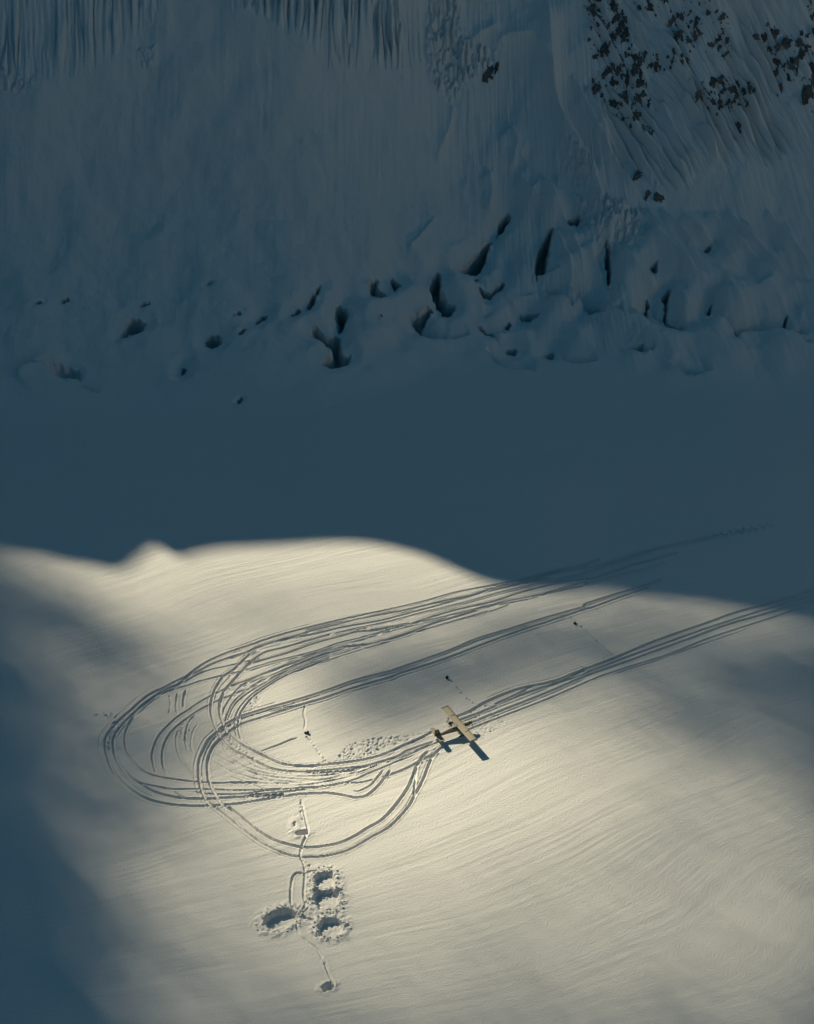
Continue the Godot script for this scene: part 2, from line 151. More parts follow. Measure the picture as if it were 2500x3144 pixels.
const HOLES := [ # crevasse mouths: depth, undercut, outline
	[8.8,0.7,[-70.4,-199.8,-69.1,-201.6,-66.3,-202,-63.9,-200.9,-64,-198.6,-66.8,-197.6,-69.3,-198]],
	[7.3,0.7,[-98.6,-201.4,-98.2,-205.2,-95.2,-208.4,-90.8,-206.9,-90.6,-204.5,-94.7,-203]],
	[6,0.7,[-77.3,-185.6,-77,-188.5,-75.7,-189.8,-75.9,-186.7]],
	[10.8,0.8,[-25.7,-215.8,-22.8,-217.8,-20.1,-214.1,-21.4,-210,-23.8,-207.1,-25,-210.2]],
	[10.2,0.6,[-34,-204.1,-31.2,-206.1,-27.4,-203.6,-24.9,-206,-22.8,-205,-22.2,-197.4,-19.1,-196.2,-22.3,-192.6,-26.7,-189.7,-29.6,-191.8,-26.8,-195.2,-27.5,-199.8]],
	[7.7,0.7,[-34.8,-212.9,-34.5,-216.2,-30.4,-222,-31.9,-216.6,-33.3,-213.1]],
	[8.4,0.6,[-13.9,-227.4,-10,-231.6,-10.2,-227,-7,-225.1,-9.5,-222.5,-12.9,-221.6]],
	[8.1,0.8,[-6.4,-231.4,-4.6,-232.6,-1.8,-229.5,-4.5,-227.5]],
	[6,0.7,[-52.8,-206.2,-51.4,-208.6,-48.6,-210.7,-49.8,-208.2]],
	[4,0.7,[-60.3,-208.1,-57.5,-210,-58.4,-208.5]],
	[4,0.7,[-59.2,-199.8,-56,-202.3,-56.8,-200.7]],
	[5,0.7,[-40.1,-209.4,-38.4,-211.9,-37.1,-212.4,-38.3,-210.4]],
	[6,0.7,[-10.4,-210.2,-9.6,-212.4,-8.6,-213.3,-9.2,-211.1]],
	[4,0.7,[-129.7,-208,-127.7,-210,-126,-211,-127.6,-209.3]],
	[4,0.7,[-120.7,-211.7,-119.4,-212.8,-117.6,-213.2,-119.3,-212.2]],
	[4,0.7,[-94.2,-212.1,-90,-213.6,-91,-212.5]],
	[4,0.7,[-56.8,-172.2,-56.4,-173.9,-55.4,-174.5,-55.7,-172.7]],
	[2,0.4,[-70.4,-218.6,-69.4,-220,-67.6,-220.5,-68.5,-219.1]],
	[4,0.3,[-120.9,-185.9,-120.3,-188,-114.3,-188,-111,-186.9,-111,-183.1,-115.5,-184.1,-119.5,-183.8]],
	[12.2,0.8,[19.3,-240.4,20.6,-243.9,25,-249.6,27.7,-253.4,31.4,-255.4,29.8,-250.1,25.7,-241.3,19.7,-239.3]],
	[9.4,0.8,[32.6,-257.4,34.8,-261.3,37.9,-263.5,37.8,-260.1,34.3,-257.2]],
	[10.8,0.8,[7.6,-232,11.1,-239.3,12.8,-235.2,12.7,-230.3,15.2,-226,17.7,-224.5,16,-221.2,12.6,-220.3,11,-225.1,8.5,-228.4]],
	[8.8,0.6,[1.1,-217.7,5,-220.7,8.4,-224.5,9.4,-220.8,5.2,-215.8,9.3,-210.9,5,-212.4]],
	[11.6,0.8,[46.4,-234.2,45.7,-240.4,48.3,-248.5,53.3,-252.6,52,-245.2,50.4,-237.8,47.5,-236.7]],
	[9.4,0.8,[71.5,-244.3,73.2,-240.6,73.1,-233.4,71.8,-229.1,71.3,-236.5]],
	[7.3,0.7,[86.6,-233.2,89.5,-234.6,88.9,-231.5,87.1,-231.4]],
	[7.3,0.6,[25.8,-234.2,28.9,-232.6,32.4,-235.2,35,-237.2,34.3,-234,29.7,-230.8,27,-230.5]],
	[5,0.7,[39.7,-223.8,43.1,-224,47.4,-223,43.2,-221.6]],
	[9.4,0.7,[57.6,-251.4,59.2,-254.2,63.2,-254.6,63.1,-251.6,59.7,-252.2]],
	[7.3,0.7,[83.5,-218.6,84.9,-224,85.7,-222.4,84.7,-219.5]],
	[8.1,0.6,[90.3,-224.8,94.2,-226.6,92.3,-220.2,92,-214.7,98,-210.7,90.7,-213.9,90.5,-219.5]],
	[5,0.7,[24.3,-216.7,27.7,-216.3,30.6,-215.4,26.8,-214.5]],
	[5,0.7,[34.7,-208.6,37.1,-209.3,39.3,-208,36.8,-206.8]],
	[5,0.5,[48,-206.1,49.9,-208,52.5,-206.8,50.4,-204]],
	[4,0.5,[76.6,-203.3,80.1,-203.7,82.6,-202.9,81.4,-199.3]],
	[4,0.5,[94,-190.3,96.8,-189.8,99.4,-188.3,95.8,-188.1]],
	[6,0.7,[105.2,-215.9,107.2,-218.6,106.4,-214.1]],
	[5,0.7,[105.4,-237.7,107.7,-238.6,109.6,-238.9,106.9,-237.1]],
	[5,0.7,[131.1,-210.4,133.4,-213,132.3,-209.8]],
	[6,0.7,[34.3,-218.4,37.1,-220.8,36.3,-217.9]],
	[4,0.7,[23.2,-237.1,25.7,-238.2,25.6,-237,23.5,-236.6]],
	[4,0.3,[62.4,-225,67.5,-225.1,69.4,-223.5,67.2,-221.1,64.8,-222.1]],
	[4,0.5,[113.9,-206.2,115.7,-207.6,114.9,-204.3]],
]
const SCARPS := [ # broken lips with a hollow behind: depth, reach, line
	[2.6,9,[27.5,-207.7,29,-203.5,32.9,-197.9,38.6,-196.5,44.7,-195.3]],
	[1.8,7,[49.8,-205.1,53.7,-200.8,59.3,-198.1,66.6,-198.2]],
	[3.2,9,[1.3,-217.6,5,-211.9,9.2,-209.9,14.1,-208.4]],
	[3.4,9,[57.7,-229.8,62.4,-224.5,67.1,-219.1,69.9,-217.4]],
	[3,9,[78.7,-218.7,83.2,-212.5,87.9,-209.8,98.3,-210.7]],
	[3.2,9,[105.1,-213.7,110.1,-209.6,114.8,-206.9,119,-207.6,128.8,-206.9,140,-204]],
	[2.2,8,[-132.9,-179.7,-128.3,-184,-123.6,-185.3,-119.2,-181.9,-110.9,-178.8,-103.4,-175.6]],
	[2,7,[76.4,-203.4,81.4,-199.3,87.2,-200.7]],
	[1.5,6,[16.3,-239.8,19.7,-239.3,25.7,-240.8]],
	[1.8,6,[25.1,-215.6,28.5,-213.6,35.1,-213.1]],
	[2.2,6,[80.5,-221.2,84.4,-217.4,89.9,-214.8]],
	[2.2,7,[47.6,-231.8,54.1,-226.5,59,-222.5]],
	[1.8,6,[12.5,-208.6,16.7,-210.2,22.6,-212.1]],
	[2.4,8,[89.9,-194.5,94.3,-189.5,99.8,-187.8,105.6,-188.9]],
	[2.2,6,[72.1,-219.1,75.1,-215.3,80,-213.4]],
	[2.2,6,[-34,-203.1,-30.2,-199.9,-27.3,-196.5]],
	[2.2,7,[-30.4,-191.3,-26.7,-189.3,-21.4,-191.2,-18.4,-195.2]],
	[1.8,6,[-99.3,-200,-94.5,-200.5,-89.4,-202.9]],
	[2,6,[-14.5,-222.1,-9.5,-220.9,-4.9,-223.6]],
	[1.4,5,[-70.5,-197.7,-66.4,-196.6,-62.8,-198.5]],
	[1.8,6,[44.4,-236.6,49.5,-235.8,55.4,-235.1]],
	[2,7,[123.9,-207.6,131.8,-204.2,139.3,-198.4]],
]
const SPURS := [ # raised ribs: height, width on the left, on the right, line
	[5.5,16,6,[47.8,-325.9,52.4,-313.1,53.4,-301.2,54.4,-290.4,57.2,-281.1,64.6,-270.8,68.9,-261.7,70.8,-250.7,75.8,-237.8]],
	[2,3,5,[18.2,-302.7,28,-309.3,36,-311.8]],
	[2.4,4,5,[30.5,-305.6,37.8,-307.5,45.7,-306.5,50.4,-302.3,54.4,-290.4]],
	[2.6,7,3,[41.7,-257.8,48.8,-265,55.5,-256.6,59.4,-248.2,63,-235.6,62.8,-227.8]],
	[3,10,5,[85.5,-246,93.4,-238,101,-228.5,108.4,-221.6]],
	[1.8,4,3,[-132.6,-180,-128.3,-184.5,-122.5,-189.5,-114.4,-188.5]],
	[1.2,4,2,[0,-242.2,5.2,-247.6,11.3,-256.8]],
	[1.6,5,3,[40.9,-271.6,46.6,-262.6,55.8,-255.5]],
	[2,5,5,[68.9,-250.9,72,-245.2,74.7,-250.2,82.4,-251.4]],
	[2.2,5,3,[64.3,-244.5,68.2,-237.3,70.4,-229.1,71.2,-224.6]],
	[2.2,6,3,[75.1,-241,81.2,-231.6,89.6,-226.1]],
	[1.6,4,4,[36.4,-225.1,40.7,-227.9,47.9,-229.3]],
	[1.5,4,4,[30.9,-212,37.7,-214.1,45.6,-214.4]],
	[2.4,6,3,[108.8,-221.6,116.4,-214.7,118.8,-209.8]],
	[1.8,5,3,[53.6,-252,56.6,-243.5,59.4,-230.5]],
	[1.8,5,3,[90.8,-226.1,96.2,-220.7,98.8,-211.8]],
	[1.6,5,3,[21.4,-237.8,25.5,-229.5,27.8,-221.8]],
	[1.6,4,3,[-22.8,-217.3,-18.6,-214.5,-19.3,-207.6]],
	[1.8,6,4,[125.9,-225,132.2,-214.7,136.1,-206.1]],
	[2,2.6,1.5,[85.8,-252.8,93.5,-240.5,102.5,-226.6]],
	[2,2.6,1.5,[90.9,-253.2,101.8,-238.6,110.9,-227,118.7,-220.4]],
	[2,2.6,1.5,[98.4,-250.6,108.6,-239.7,119.4,-227.7]],
	[2,2.6,1.5,[106.9,-251.2,118.6,-237.8,132.2,-221.4]],
	[2,2.6,1.5,[119.3,-246.3,128.4,-233.7,138.6,-219.4]],
	[2,2.6,1.5,[128.1,-249.3,136.5,-238.6,144.5,-226.6]],
	[2,2.6,1.5,[113.6,-249.4,122.9,-238.6,134.1,-224.1]],
	[2.6,2.8,1.4,[53.1,-298,55.1,-290.4,57.1,-281.8,67.1,-269.6]],
	[2.6,2.8,1.4,[60.8,-295.9,69.1,-279.5,76.3,-266.9,85.9,-254.5]],
	[2.6,2.8,1.4,[65.9,-291.4,70.8,-281.4,75.5,-269.1]],
	[2.6,2.8,1.4,[92,-281.4,97.6,-269.7,103.9,-257.9]],
	[2.6,2.8,1.4,[102.3,-282,107.9,-271,112.6,-261.3]],
	[2.6,2.8,1.4,[56.1,-278.1,61.1,-271.3,69.4,-263.3]],
	[2.6,2.8,1.4,[86.7,-274.4,93.2,-264.7,101.2,-256.1]],
	[1.8,3.4,1.8,[45.7,-280.1,42.2,-276,48.9,-267.5,56.3,-256.7]],
	[1.8,3.4,1.8,[38,-286.1,40.9,-280,38.6,-272.3]],
	[1.8,3.4,1.8,[30.3,-273.6,31.5,-267,29.6,-261.3]],
	[1.8,3.4,1.8,[17.6,-291.7,15.8,-283.2,10.5,-272.3]],
]
const LUMPY := [ # broken icy ground: height, outline
	[2.2,[7.3,-319.1,20.8,-323.5,20.7,-308.3,37.8,-306,30.4,-300.9,15.7,-290.6,8.4,-292.2,6,-301.1]],
	[2,[57.7,-277.4,66.9,-270.2,70.1,-261.4,63,-259.2,56.3,-269.1]],
	[2,[-153.7,-278.4,-140.6,-276.2,-133.4,-273,-136.7,-268.9,-153.4,-271.2]],
	[1.4,[-99.3,-287.6,-91.1,-287.2,-92,-281.2,-97.9,-281.3]],
	[1.6,[59.6,-262.2,85.9,-253.2,86.5,-242.4,70.2,-239.1,60.3,-251]],
]
const ROCKS := [ # rock bands: count, smallest, largest, outline
	[240,0.3,2.1,[66,-317.8,75.9,-314.5,81.6,-305.4,83.2,-298.9,87.2,-289.5,90.4,-282.9,86.9,-280.8,75.1,-283.1,69.3,-290.2,66.9,-298.7]],
	[75,0.3,1.7,[81.4,-297.6,93.2,-292.3,103.8,-288.3,103.7,-286.2,93.9,-288,83,-294.2]],
	[60,0.3,2,[97,-302.3,107.2,-300.5,108.7,-295,103.4,-290.7,98.4,-294.3]],
	[70,0.3,1.4,[109.1,-304,117.7,-301.8,119.8,-289.9,113.7,-288.8,108.6,-290.8,112.2,-296]],
	[140,0.3,1.9,[104,-281.8,115.2,-284.1,128.2,-283.4,127.1,-278.8,121.8,-274.7,113.2,-275.4,112.1,-270.1,111.1,-275.5,105.5,-275.9]],
	[50,0.3,1.4,[75.1,-283.7,85.3,-281.3,90.9,-271.6,85.9,-274.6,79.2,-277.6]],
	[130,0.3,2.1,[133.2,-298.8,142.5,-293.8,149.5,-296.9,148.4,-273.5,141.8,-278.6,135.9,-280.5,133.6,-288.7,126.1,-294.6]],
	[8,0.7,1.8,[143.1,-305.8,150,-305.2,149.6,-298]],
	[50,0.3,1.9,[75,-314.8,113.5,-307.4,108.1,-301.6,89.3,-303.3]],
]
const BIG_ROCKS := [106.9,-296.4,139,-292.5,134.4,-295.8,89.5,-305.6,76.5,-310.5,91.6,-290.7,73.1,-299.4,115.2,-282.3,83.5,-278.8,86.9,-257.2,120.4,-271.2,91,-255.6,30.2,-300.3,33.6,-302,70.2,-290,83.8,-263.5]
const SKYLINE := [ # crest of the ridge behind: x, y
	[-516.6,375.2],
	[-499.6,375.7],
	[-488.4,376.3],
	[-480.5,378.5],
	[-473.5,381.9],
	[-466,384.3],
	[-461.4,386.2],
	[-456,384.3],
	[-449.3,380.2],
	[-441,375.5],
	[-440.3,379.8],
	[-437.8,381.3],
	[-430.9,378.8],
	[-421.5,376.9],
	[-405.9,375.6],
	[-390.2,374.3],
	[-382.8,374.2],
	[-376.2,374.9],
	[-370.4,376.9],
	[-366.2,379.4],
	[-363.9,383],
	[-361.5,388.7],
	[-359.2,392],
	[-353.3,394.6],
	[-339.8,395],
	[-325,394.2],
	[-312.7,397.6],
	[-299.9,401.5],
	[-282.8,405.5],
	[-270,409.9],
]
const COVER := [ # share of sunlight the added puffs take from each floor point: rows 6 m apart from z -112, columns 6 m apart from x -156
	[.96,.95,.94,.93,.91,.92,.82,.75,.64,.45,.25,.25,.19,.17,.16,.14,.16,.16,.16,.17,.17,.15,.13,.14,.14,.15,.15,.1,.27,.42,.51,.55,.61,.7,.81,.83,.82,.82,.86,.9,.91,.92,.93,.94,.96,.96,.97,.97,.98,.98,.99,.99,.99],
	[.97,.95,.94,.93,.92,.92,.84,.77,.68,.49,.28,.26,.21,.17,.16,.14,.15,.16,.16,.17,.17,.15,.13,.14,.14,.15,.15,.1,.27,.43,.51,.56,.61,.71,.82,.83,.82,.82,.87,.91,.91,.92,.93,.95,.96,.96,.97,.98,.98,.98,.99,.99,.99],
	[.97,.96,.95,.93,.92,.92,.86,.78,.72,.52,.31,.27,.22,.17,.16,.14,.15,.16,.16,.17,.17,.15,.13,.14,.14,.15,.15,.1,.27,.43,.52,.56,.62,.71,.83,.83,.82,.83,.87,.91,.92,.93,.94,.95,.96,.96,.97,.98,.98,.98,.99,.99,.99],
	[.97,.96,.95,.94,.92,.92,.88,.79,.75,.55,.34,.27,.23,.17,.17,.14,.15,.16,.16,.17,.17,.15,.14,.14,.14,.15,.15,.1,.28,.44,.52,.56,.62,.72,.83,.83,.82,.83,.87,.91,.92,.93,.94,.95,.96,.96,.97,.98,.98,.98,.99,.99,.99],
	[.97,.96,.95,.94,.93,.92,.9,.8,.76,.58,.38,.27,.24,.17,.17,.15,.16,.17,.17,.17,.18,.16,.14,.14,.15,.15,.15,.1,.28,.44,.52,.56,.62,.72,.84,.82,.81,.84,.88,.91,.92,.93,.94,.95,.96,.97,.97,.98,.98,.99,.99,.99,.99],
	[.97,.96,.95,.94,.93,.92,.92,.81,.75,.6,.39,.26,.24,.17,.17,.15,.15,.15,.16,.16,.17,.15,.13,.13,.13,.14,.14,.09,.28,.45,.52,.56,.63,.73,.86,.83,.81,.84,.89,.91,.92,.93,.94,.95,.96,.97,.97,.98,.98,.99,.99,.99,.99],
	[.97,.96,.95,.94,.93,.91,.91,.79,.71,.57,.37,.21,.22,.15,.14,.11,.09,.1,.1,.11,.12,.1,.08,.08,.08,.08,.09,.07,.3,.48,.54,.58,.65,.76,.87,.84,.83,.86,.9,.92,.93,.94,.95,.96,.96,.97,.98,.98,.98,.99,.99,.99,.99],
	[.97,.97,.96,.95,.94,.92,.9,.83,.77,.68,.5,.34,.3,.17,.16,.15,.15,.17,.19,.19,.19,.17,.15,.15,.15,.16,.18,.2,.35,.44,.5,.57,.66,.75,.84,.82,.81,.84,.88,.9,.91,.93,.94,.95,.96,.97,.97,.98,.98,.99,.99,.99,.99],
	[.98,.97,.97,.96,.95,.94,.92,.9,.91,.9,.72,.58,.42,.19,.17,.24,.29,.35,.41,.37,.36,.35,.33,.33,.34,.36,.37,.38,.36,.29,.38,.53,.64,.7,.75,.74,.75,.79,.84,.88,.91,.93,.94,.95,.95,.97,.97,.98,.98,.99,.99,.99,.99],
	[.99,.98,.98,.97,.96,.96,.94,.94,1,1,.89,.76,.52,.21,.16,.31,.41,.5,.58,.53,.51,.5,.49,.49,.51,.53,.51,.48,.31,.14,.28,.5,.61,.64,.66,.68,.7,.76,.83,.88,.92,.93,.94,.95,.96,.97,.98,.98,.99,.99,.99,.99,1],
	[.98,.98,.97,.97,.96,.95,.93,.91,.94,.97,.88,.84,.71,.52,.43,.46,.45,.47,.46,.48,.55,.51,.4,.37,.39,.41,.39,.36,.42,.48,.6,.72,.76,.76,.78,.8,.83,.87,.92,.88,.83,.83,.86,.88,.9,.92,.94,.95,.96,.97,.97,.98,.98],
	[.98,.98,.97,.96,.95,.94,.93,.9,.9,.9,.91,.96,.93,.82,.73,.63,.5,.47,.39,.49,.64,.55,.33,.23,.25,.26,.28,.28,.56,.86,.9,.9,.87,.86,.87,.91,.94,.94,.97,.82,.67,.7,.76,.81,.84,.87,.9,.92,.93,.95,.96,.97,.97],
	[.99,.98,.98,.97,.96,.95,.94,.92,.92,.91,.92,.94,.93,.86,.8,.69,.59,.51,.36,.46,.6,.55,.37,.32,.42,.48,.49,.5,.71,.91,.89,.85,.85,.87,.89,.91,.93,.92,.91,.81,.7,.78,.85,.88,.88,.9,.92,.94,.95,.96,.97,.97,.98],
	[.99,.99,.98,.98,.97,.97,.96,.94,.93,.93,.92,.91,.89,.88,.9,.81,.76,.6,.39,.47,.6,.56,.45,.48,.68,.82,.79,.79,.84,.87,.84,.84,.88,.92,.93,.92,.91,.89,.87,.85,.83,.91,.97,.95,.93,.92,.94,.96,.96,.97,.98,.98,.99],
	[.99,.99,.99,.98,.98,.97,.97,.96,.95,.94,.93,.89,.86,.93,1,.93,.88,.68,.43,.47,.54,.54,.56,.67,.89,1,1,.99,.93,.86,.87,.91,.95,.97,.96,.93,.91,.88,.87,.91,.95,.99,1,.98,.93,.93,.95,.96,.97,.98,.98,.99,.99],
	[.99,.99,.99,.98,.98,.97,.97,.96,.95,.94,.92,.89,.86,.91,.99,.8,.63,.51,.4,.27,.02,.07,.58,.9,.83,.8,.81,.84,.86,.89,.98,1,.92,.72,.74,.84,.88,.88,.89,.9,.91,.93,.95,.92,.9,.92,.95,.96,.97,.97,.98,.98,.99],
	[.99,.99,.99,.98,.98,.98,.97,.96,.95,.94,.92,.9,.89,.89,.9,.78,.68,.55,.4,.22,0,0,.54,.92,.81,.79,.81,.84,.88,.94,.92,.88,.76,.61,.69,.82,.87,.88,.9,.89,.9,.91,.92,.91,.9,.93,.95,.96,.97,.98,.98,.99,.99],
	[.99,.99,.99,.99,.98,.98,.97,.97,.96,.94,.93,.92,.92,.86,.78,.78,.89,.77,.41,.17,0,0,.46,.8,.86,1,1,1,1,1,.75,.46,.56,.66,.76,.84,.87,.89,.9,.9,.91,.93,.94,.94,.94,.96,.97,.98,.98,.99,.99,.99,.99],
	[.99,.99,.99,.99,.99,.98,.98,.97,.97,.95,.93,.92,.92,.87,.78,.79,.93,.86,.49,.24,.03,0,.41,.71,.84,1,.97,.93,.83,.7,.49,.22,.45,.64,.72,.8,.83,.88,.89,.9,.91,.93,.94,.93,.94,.96,.97,.97,.98,.98,.99,.99,.99],
	[1,.99,.99,.99,.99,.99,.98,.98,.97,.96,.94,.92,.89,.88,.88,.88,.88,.83,.64,.49,.21,.02,.43,.69,.79,.92,.71,.56,.27,0,.09,.16,.34,.47,.6,.73,.79,.88,.89,.91,.91,.91,.9,.89,.9,.93,.94,.96,.97,.97,.98,.98,.99],
	[1,1,.99,.99,.99,.99,.99,.98,.98,.97,.95,.93,.9,.88,.91,.92,.87,.83,.71,.61,.28,0,.31,.48,.52,.58,.39,.23,0,0,0,.19,.31,.42,.53,.64,.72,.83,.85,.89,.88,.88,.88,.88,.91,.93,.95,.96,.97,.97,.98,.98,.99],
	[1,1,1,1,.99,.99,.99,.99,.99,.99,.96,.94,.93,.91,.92,.93,.91,.91,.77,.64,.26,0,.03,.03,0,0,0,0,0,0,.12,.26,.36,.46,.47,.49,.6,.72,.77,.84,.84,.85,.88,.92,.94,.96,.97,.98,.98,.99,.99,.99,.99],
	[1,1,1,1,1,1,.99,.99,.99,1,.97,.95,.93,.91,.9,.91,.85,.85,.61,.39,.14,0,0,0,0,0,0,0,0,.02,.16,.26,.33,.39,.38,.41,.54,.65,.7,.76,.79,.82,.88,.94,.95,.97,.97,.98,.98,.99,.99,.99,.99],
	[1,1,1,1,1,1,1,1,1,1,.98,.95,.92,.89,.86,.86,.72,.64,.27,0,0,0,0,0,0,0,0,0,0,.05,.14,.21,.23,.25,.29,.35,.47,.56,.59,.65,.73,.81,.89,.96,.96,.96,.97,.98,.98,.99,.99,.99,.99],
	[1,1,1,1,1,1,1,1,1,1,.99,.96,.93,.89,.88,.91,.79,.71,.41,.06,.08,.08,.06,.01,.01,.02,.01,0,.1,.17,.22,.24,.23,.25,.36,.46,.57,.64,.67,.71,.74,.8,.87,.93,.93,.94,.96,.97,.97,.98,.98,.99,.99],
	[1,1,1,1,1,1,1,1,1,1,1,.97,.94,.91,.91,.96,.89,.8,.61,.38,.38,.37,.24,.05,.08,.09,.09,.1,.23,.31,.29,.27,.24,.3,.46,.59,.69,.74,.77,.77,.74,.78,.85,.89,.91,.93,.94,.96,.97,.97,.98,.98,.99],
	[1,1,1,1,1,1,1,1,1,1,1,.98,.95,.92,.9,.9,.84,.73,.61,.5,.4,.29,.17,0,.12,.2,.15,.13,.25,.33,.3,.31,.35,.42,.53,.61,.68,.71,.73,.71,.67,.75,.83,.87,.89,.92,.94,.95,.96,.97,.98,.98,.99],
	[1,1,1,1,1,1,1,1,1,1,1,.98,.97,.93,.89,.86,.79,.68,.62,.62,.45,.2,.08,0,.14,.31,.21,.15,.28,.35,.32,.36,.47,.54,.58,.63,.68,.69,.69,.65,.61,.71,.79,.84,.87,.9,.92,.94,.96,.97,.97,.98,.99],
	[1,1,1,1,1,1,1,1,1,1,1,.99,.98,.94,.91,.87,.82,.72,.66,.63,.5,.3,.25,.2,.28,.34,.27,.23,.35,.41,.4,.44,.52,.56,.59,.63,.68,.67,.66,.64,.63,.73,.81,.85,.88,.91,.93,.95,.96,.97,.98,.98,.99],
	[1,1,1,1,1,1,1,1,1,1,1,.99,.99,.95,.92,.88,.85,.76,.69,.63,.55,.44,.44,.47,.42,.33,.33,.33,.42,.47,.48,.51,.56,.58,.61,.63,.65,.64,.63,.62,.64,.74,.82,.86,.89,.92,.94,.95,.96,.97,.98,.98,.99],
	[1,1,1,1,1,1,1,1,1,1,1,1,1,.97,.93,.89,.86,.78,.72,.65,.6,.57,.6,.66,.52,.33,.38,.42,.48,.53,.55,.58,.6,.61,.62,.63,.63,.62,.61,.61,.66,.75,.82,.86,.89,.92,.94,.95,.96,.97,.98,.98,.99],
	[1,1,1,1,1,1,1,1,1,1,1,1,1,.98,.94,.91,.89,.83,.77,.7,.65,.63,.6,.58,.51,.41,.46,.49,.55,.58,.58,.6,.62,.63,.64,.65,.67,.66,.65,.62,.68,.77,.83,.87,.9,.92,.94,.96,.97,.97,.98,.99,.99],
	[1,1,1,1,1,1,1,1,1,1,1,1,1,1,.95,.93,.92,.87,.81,.75,.7,.69,.64,.54,.52,.51,.54,.57,.63,.64,.61,.62,.64,.64,.65,.67,.69,.69,.66,.6,.68,.77,.83,.87,.9,.93,.94,.96,.97,.98,.98,.99,.99],
	[1,1,1,1,1,1,1,1,1,1,1,1,1,1,.97,.94,.92,.88,.83,.82,.79,.74,.67,.55,.56,.6,.61,.63,.68,.68,.65,.67,.69,.68,.68,.7,.72,.73,.7,.64,.75,.82,.87,.9,.92,.94,.96,.97,.98,.98,.99,.99,.99],
	[1,1,1,1,1,1,1,1,1,1,1,1,1,1,.99,.97,.92,.89,.87,.9,.92,.81,.69,.55,.59,.68,.69,.7,.73,.73,.7,.71,.74,.72,.71,.73,.75,.78,.75,.72,.81,.88,.91,.93,.95,.96,.97,.98,.98,.99,.99,.99,1],
	[1,1,1,1,1,1,1,1,1,1,1,1,1,1,1,.99,.92,.89,.86,.85,.85,.84,.81,.76,.77,.81,.8,.79,.79,.8,.79,.8,.8,.79,.79,.81,.83,.85,.81,.81,.85,.89,.92,.94,.95,.96,.97,.98,.98,.99,.99,.99,1],
	[1,1,1,1,1,1,1,1,1,1,1,1,1,1,1,1,.93,.87,.85,.82,.78,.85,.89,.9,.89,.88,.85,.83,.83,.84,.85,.85,.84,.84,.84,.86,.87,.88,.85,.85,.86,.89,.92,.94,.95,.97,.97,.98,.99,.99,.99,.99,1],
	[1,1,1,1,1,1,1,1,1,1,1,1,1,1,1,1,.95,.9,.89,.87,.84,.88,.91,.89,.88,.86,.85,.84,.84,.85,.87,.86,.86,.85,.86,.87,.88,.88,.86,.87,.88,.91,.94,.96,.97,.98,.98,.99,.99,.99,.99,1,1],
	[1,1,1,1,1,1,1,1,1,1,1,1,1,1,1,1,.96,.92,.91,.9,.87,.9,.93,.9,.88,.87,.87,.86,.87,.87,.89,.88,.88,.87,.88,.89,.9,.9,.88,.89,.9,.93,.96,.97,.98,.98,.99,.99,.99,.99,1,1,1],
	[1,1,1,1,1,1,1,1,1,1,1,1,1,1,1,1,.98,.93,.92,.91,.89,.91,.94,.92,.91,.9,.89,.89,.89,.9,.91,.9,.9,.89,.9,.91,.92,.91,.9,.91,.92,.95,.97,.97,.98,.99,.99,.99,.99,1,1,1,1],
	[1,1,1,1,1,1,1,1,1,1,1,1,1,1,1,1,.99,.95,.94,.93,.91,.93,.95,.93,.92,.92,.91,.91,.91,.91,.92,.92,.91,.91,.92,.92,.93,.93,.92,.93,.94,.96,.97,.98,.98,.99,.99,.99,1,1,1,1,1],
	[1,1,1,1,1,1,1,1,1,1,1,1,1,1,1,1,.99,.96,.95,.94,.93,.94,.96,.94,.93,.93,.93,.92,.92,.93,.93,.93,.93,.93,.93,.94,.94,.94,.93,.94,.95,.97,.98,.98,.99,.99,.99,1,1,1,1,1,1],
	[1,1,1,1,1,1,1,1,1,1,1,1,1,1,1,1,1,.97,.96,.95,.94,.95,.97,.95,.95,.94,.94,.94,.94,.94,.95,.94,.94,.94,.95,.95,.96,.95,.95,.95,.97,.98,.98,.99,.99,.99,1,1,1,1,1,1,1],
	[1,1,1,1,1,1,1,1,1,1,1,1,1,1,1,1,1,.98,.97,.96,.96,.96,.98,.97,.96,.96,.96,.95,.95,.96,.96,.96,.96,.96,.96,.96,.97,.96,.96,.96,.98,.99,.99,.99,.99,1,1,1,1,1,1,1,1],
]

const TO_SUN := Vector3(-0.5183, 0.5301, -0.6711)
const CORE := 1100
const SIDE := [3.0, 7.0, 12.0, 18.0, 26.0, 36.0, 50.0, 70.0, 95.0, 130.0, 180.0, 250.0, 350.0, 500.0, 750.0, 1100.0, 1600.0]
const SLOPES := [[0.0, 0.0], [18.0, 0.42], [50.0, 0.5], [80.0, 0.85], [105.0, 1.2], [135.0, 1.15], [600.0, 0.85]]

var rows := PackedFloat32Array()   # z of each row of the ground
var wide := PackedFloat32Array()   # half width of the fine middle of each row
var hy := PackedFloat32Array()     # height of each point
var sh := PackedFloat32Array()     # how far a point is set back under an overhang
var flat0 := PackedFloat32Array()  # height of the untouched snow
var near := PackedFloat32Array()   # scratch: signed distance to the line being cut
var along := PackedFloat32Array()  # scratch: share of the way along it
var rise := PackedFloat32Array()   # height of the slope by distance behind its foot
var nc := 0
var nr := 0
var wall_row := 0
var rng := RandomNumberGenerator.new()
var M := {}
var taken := {}


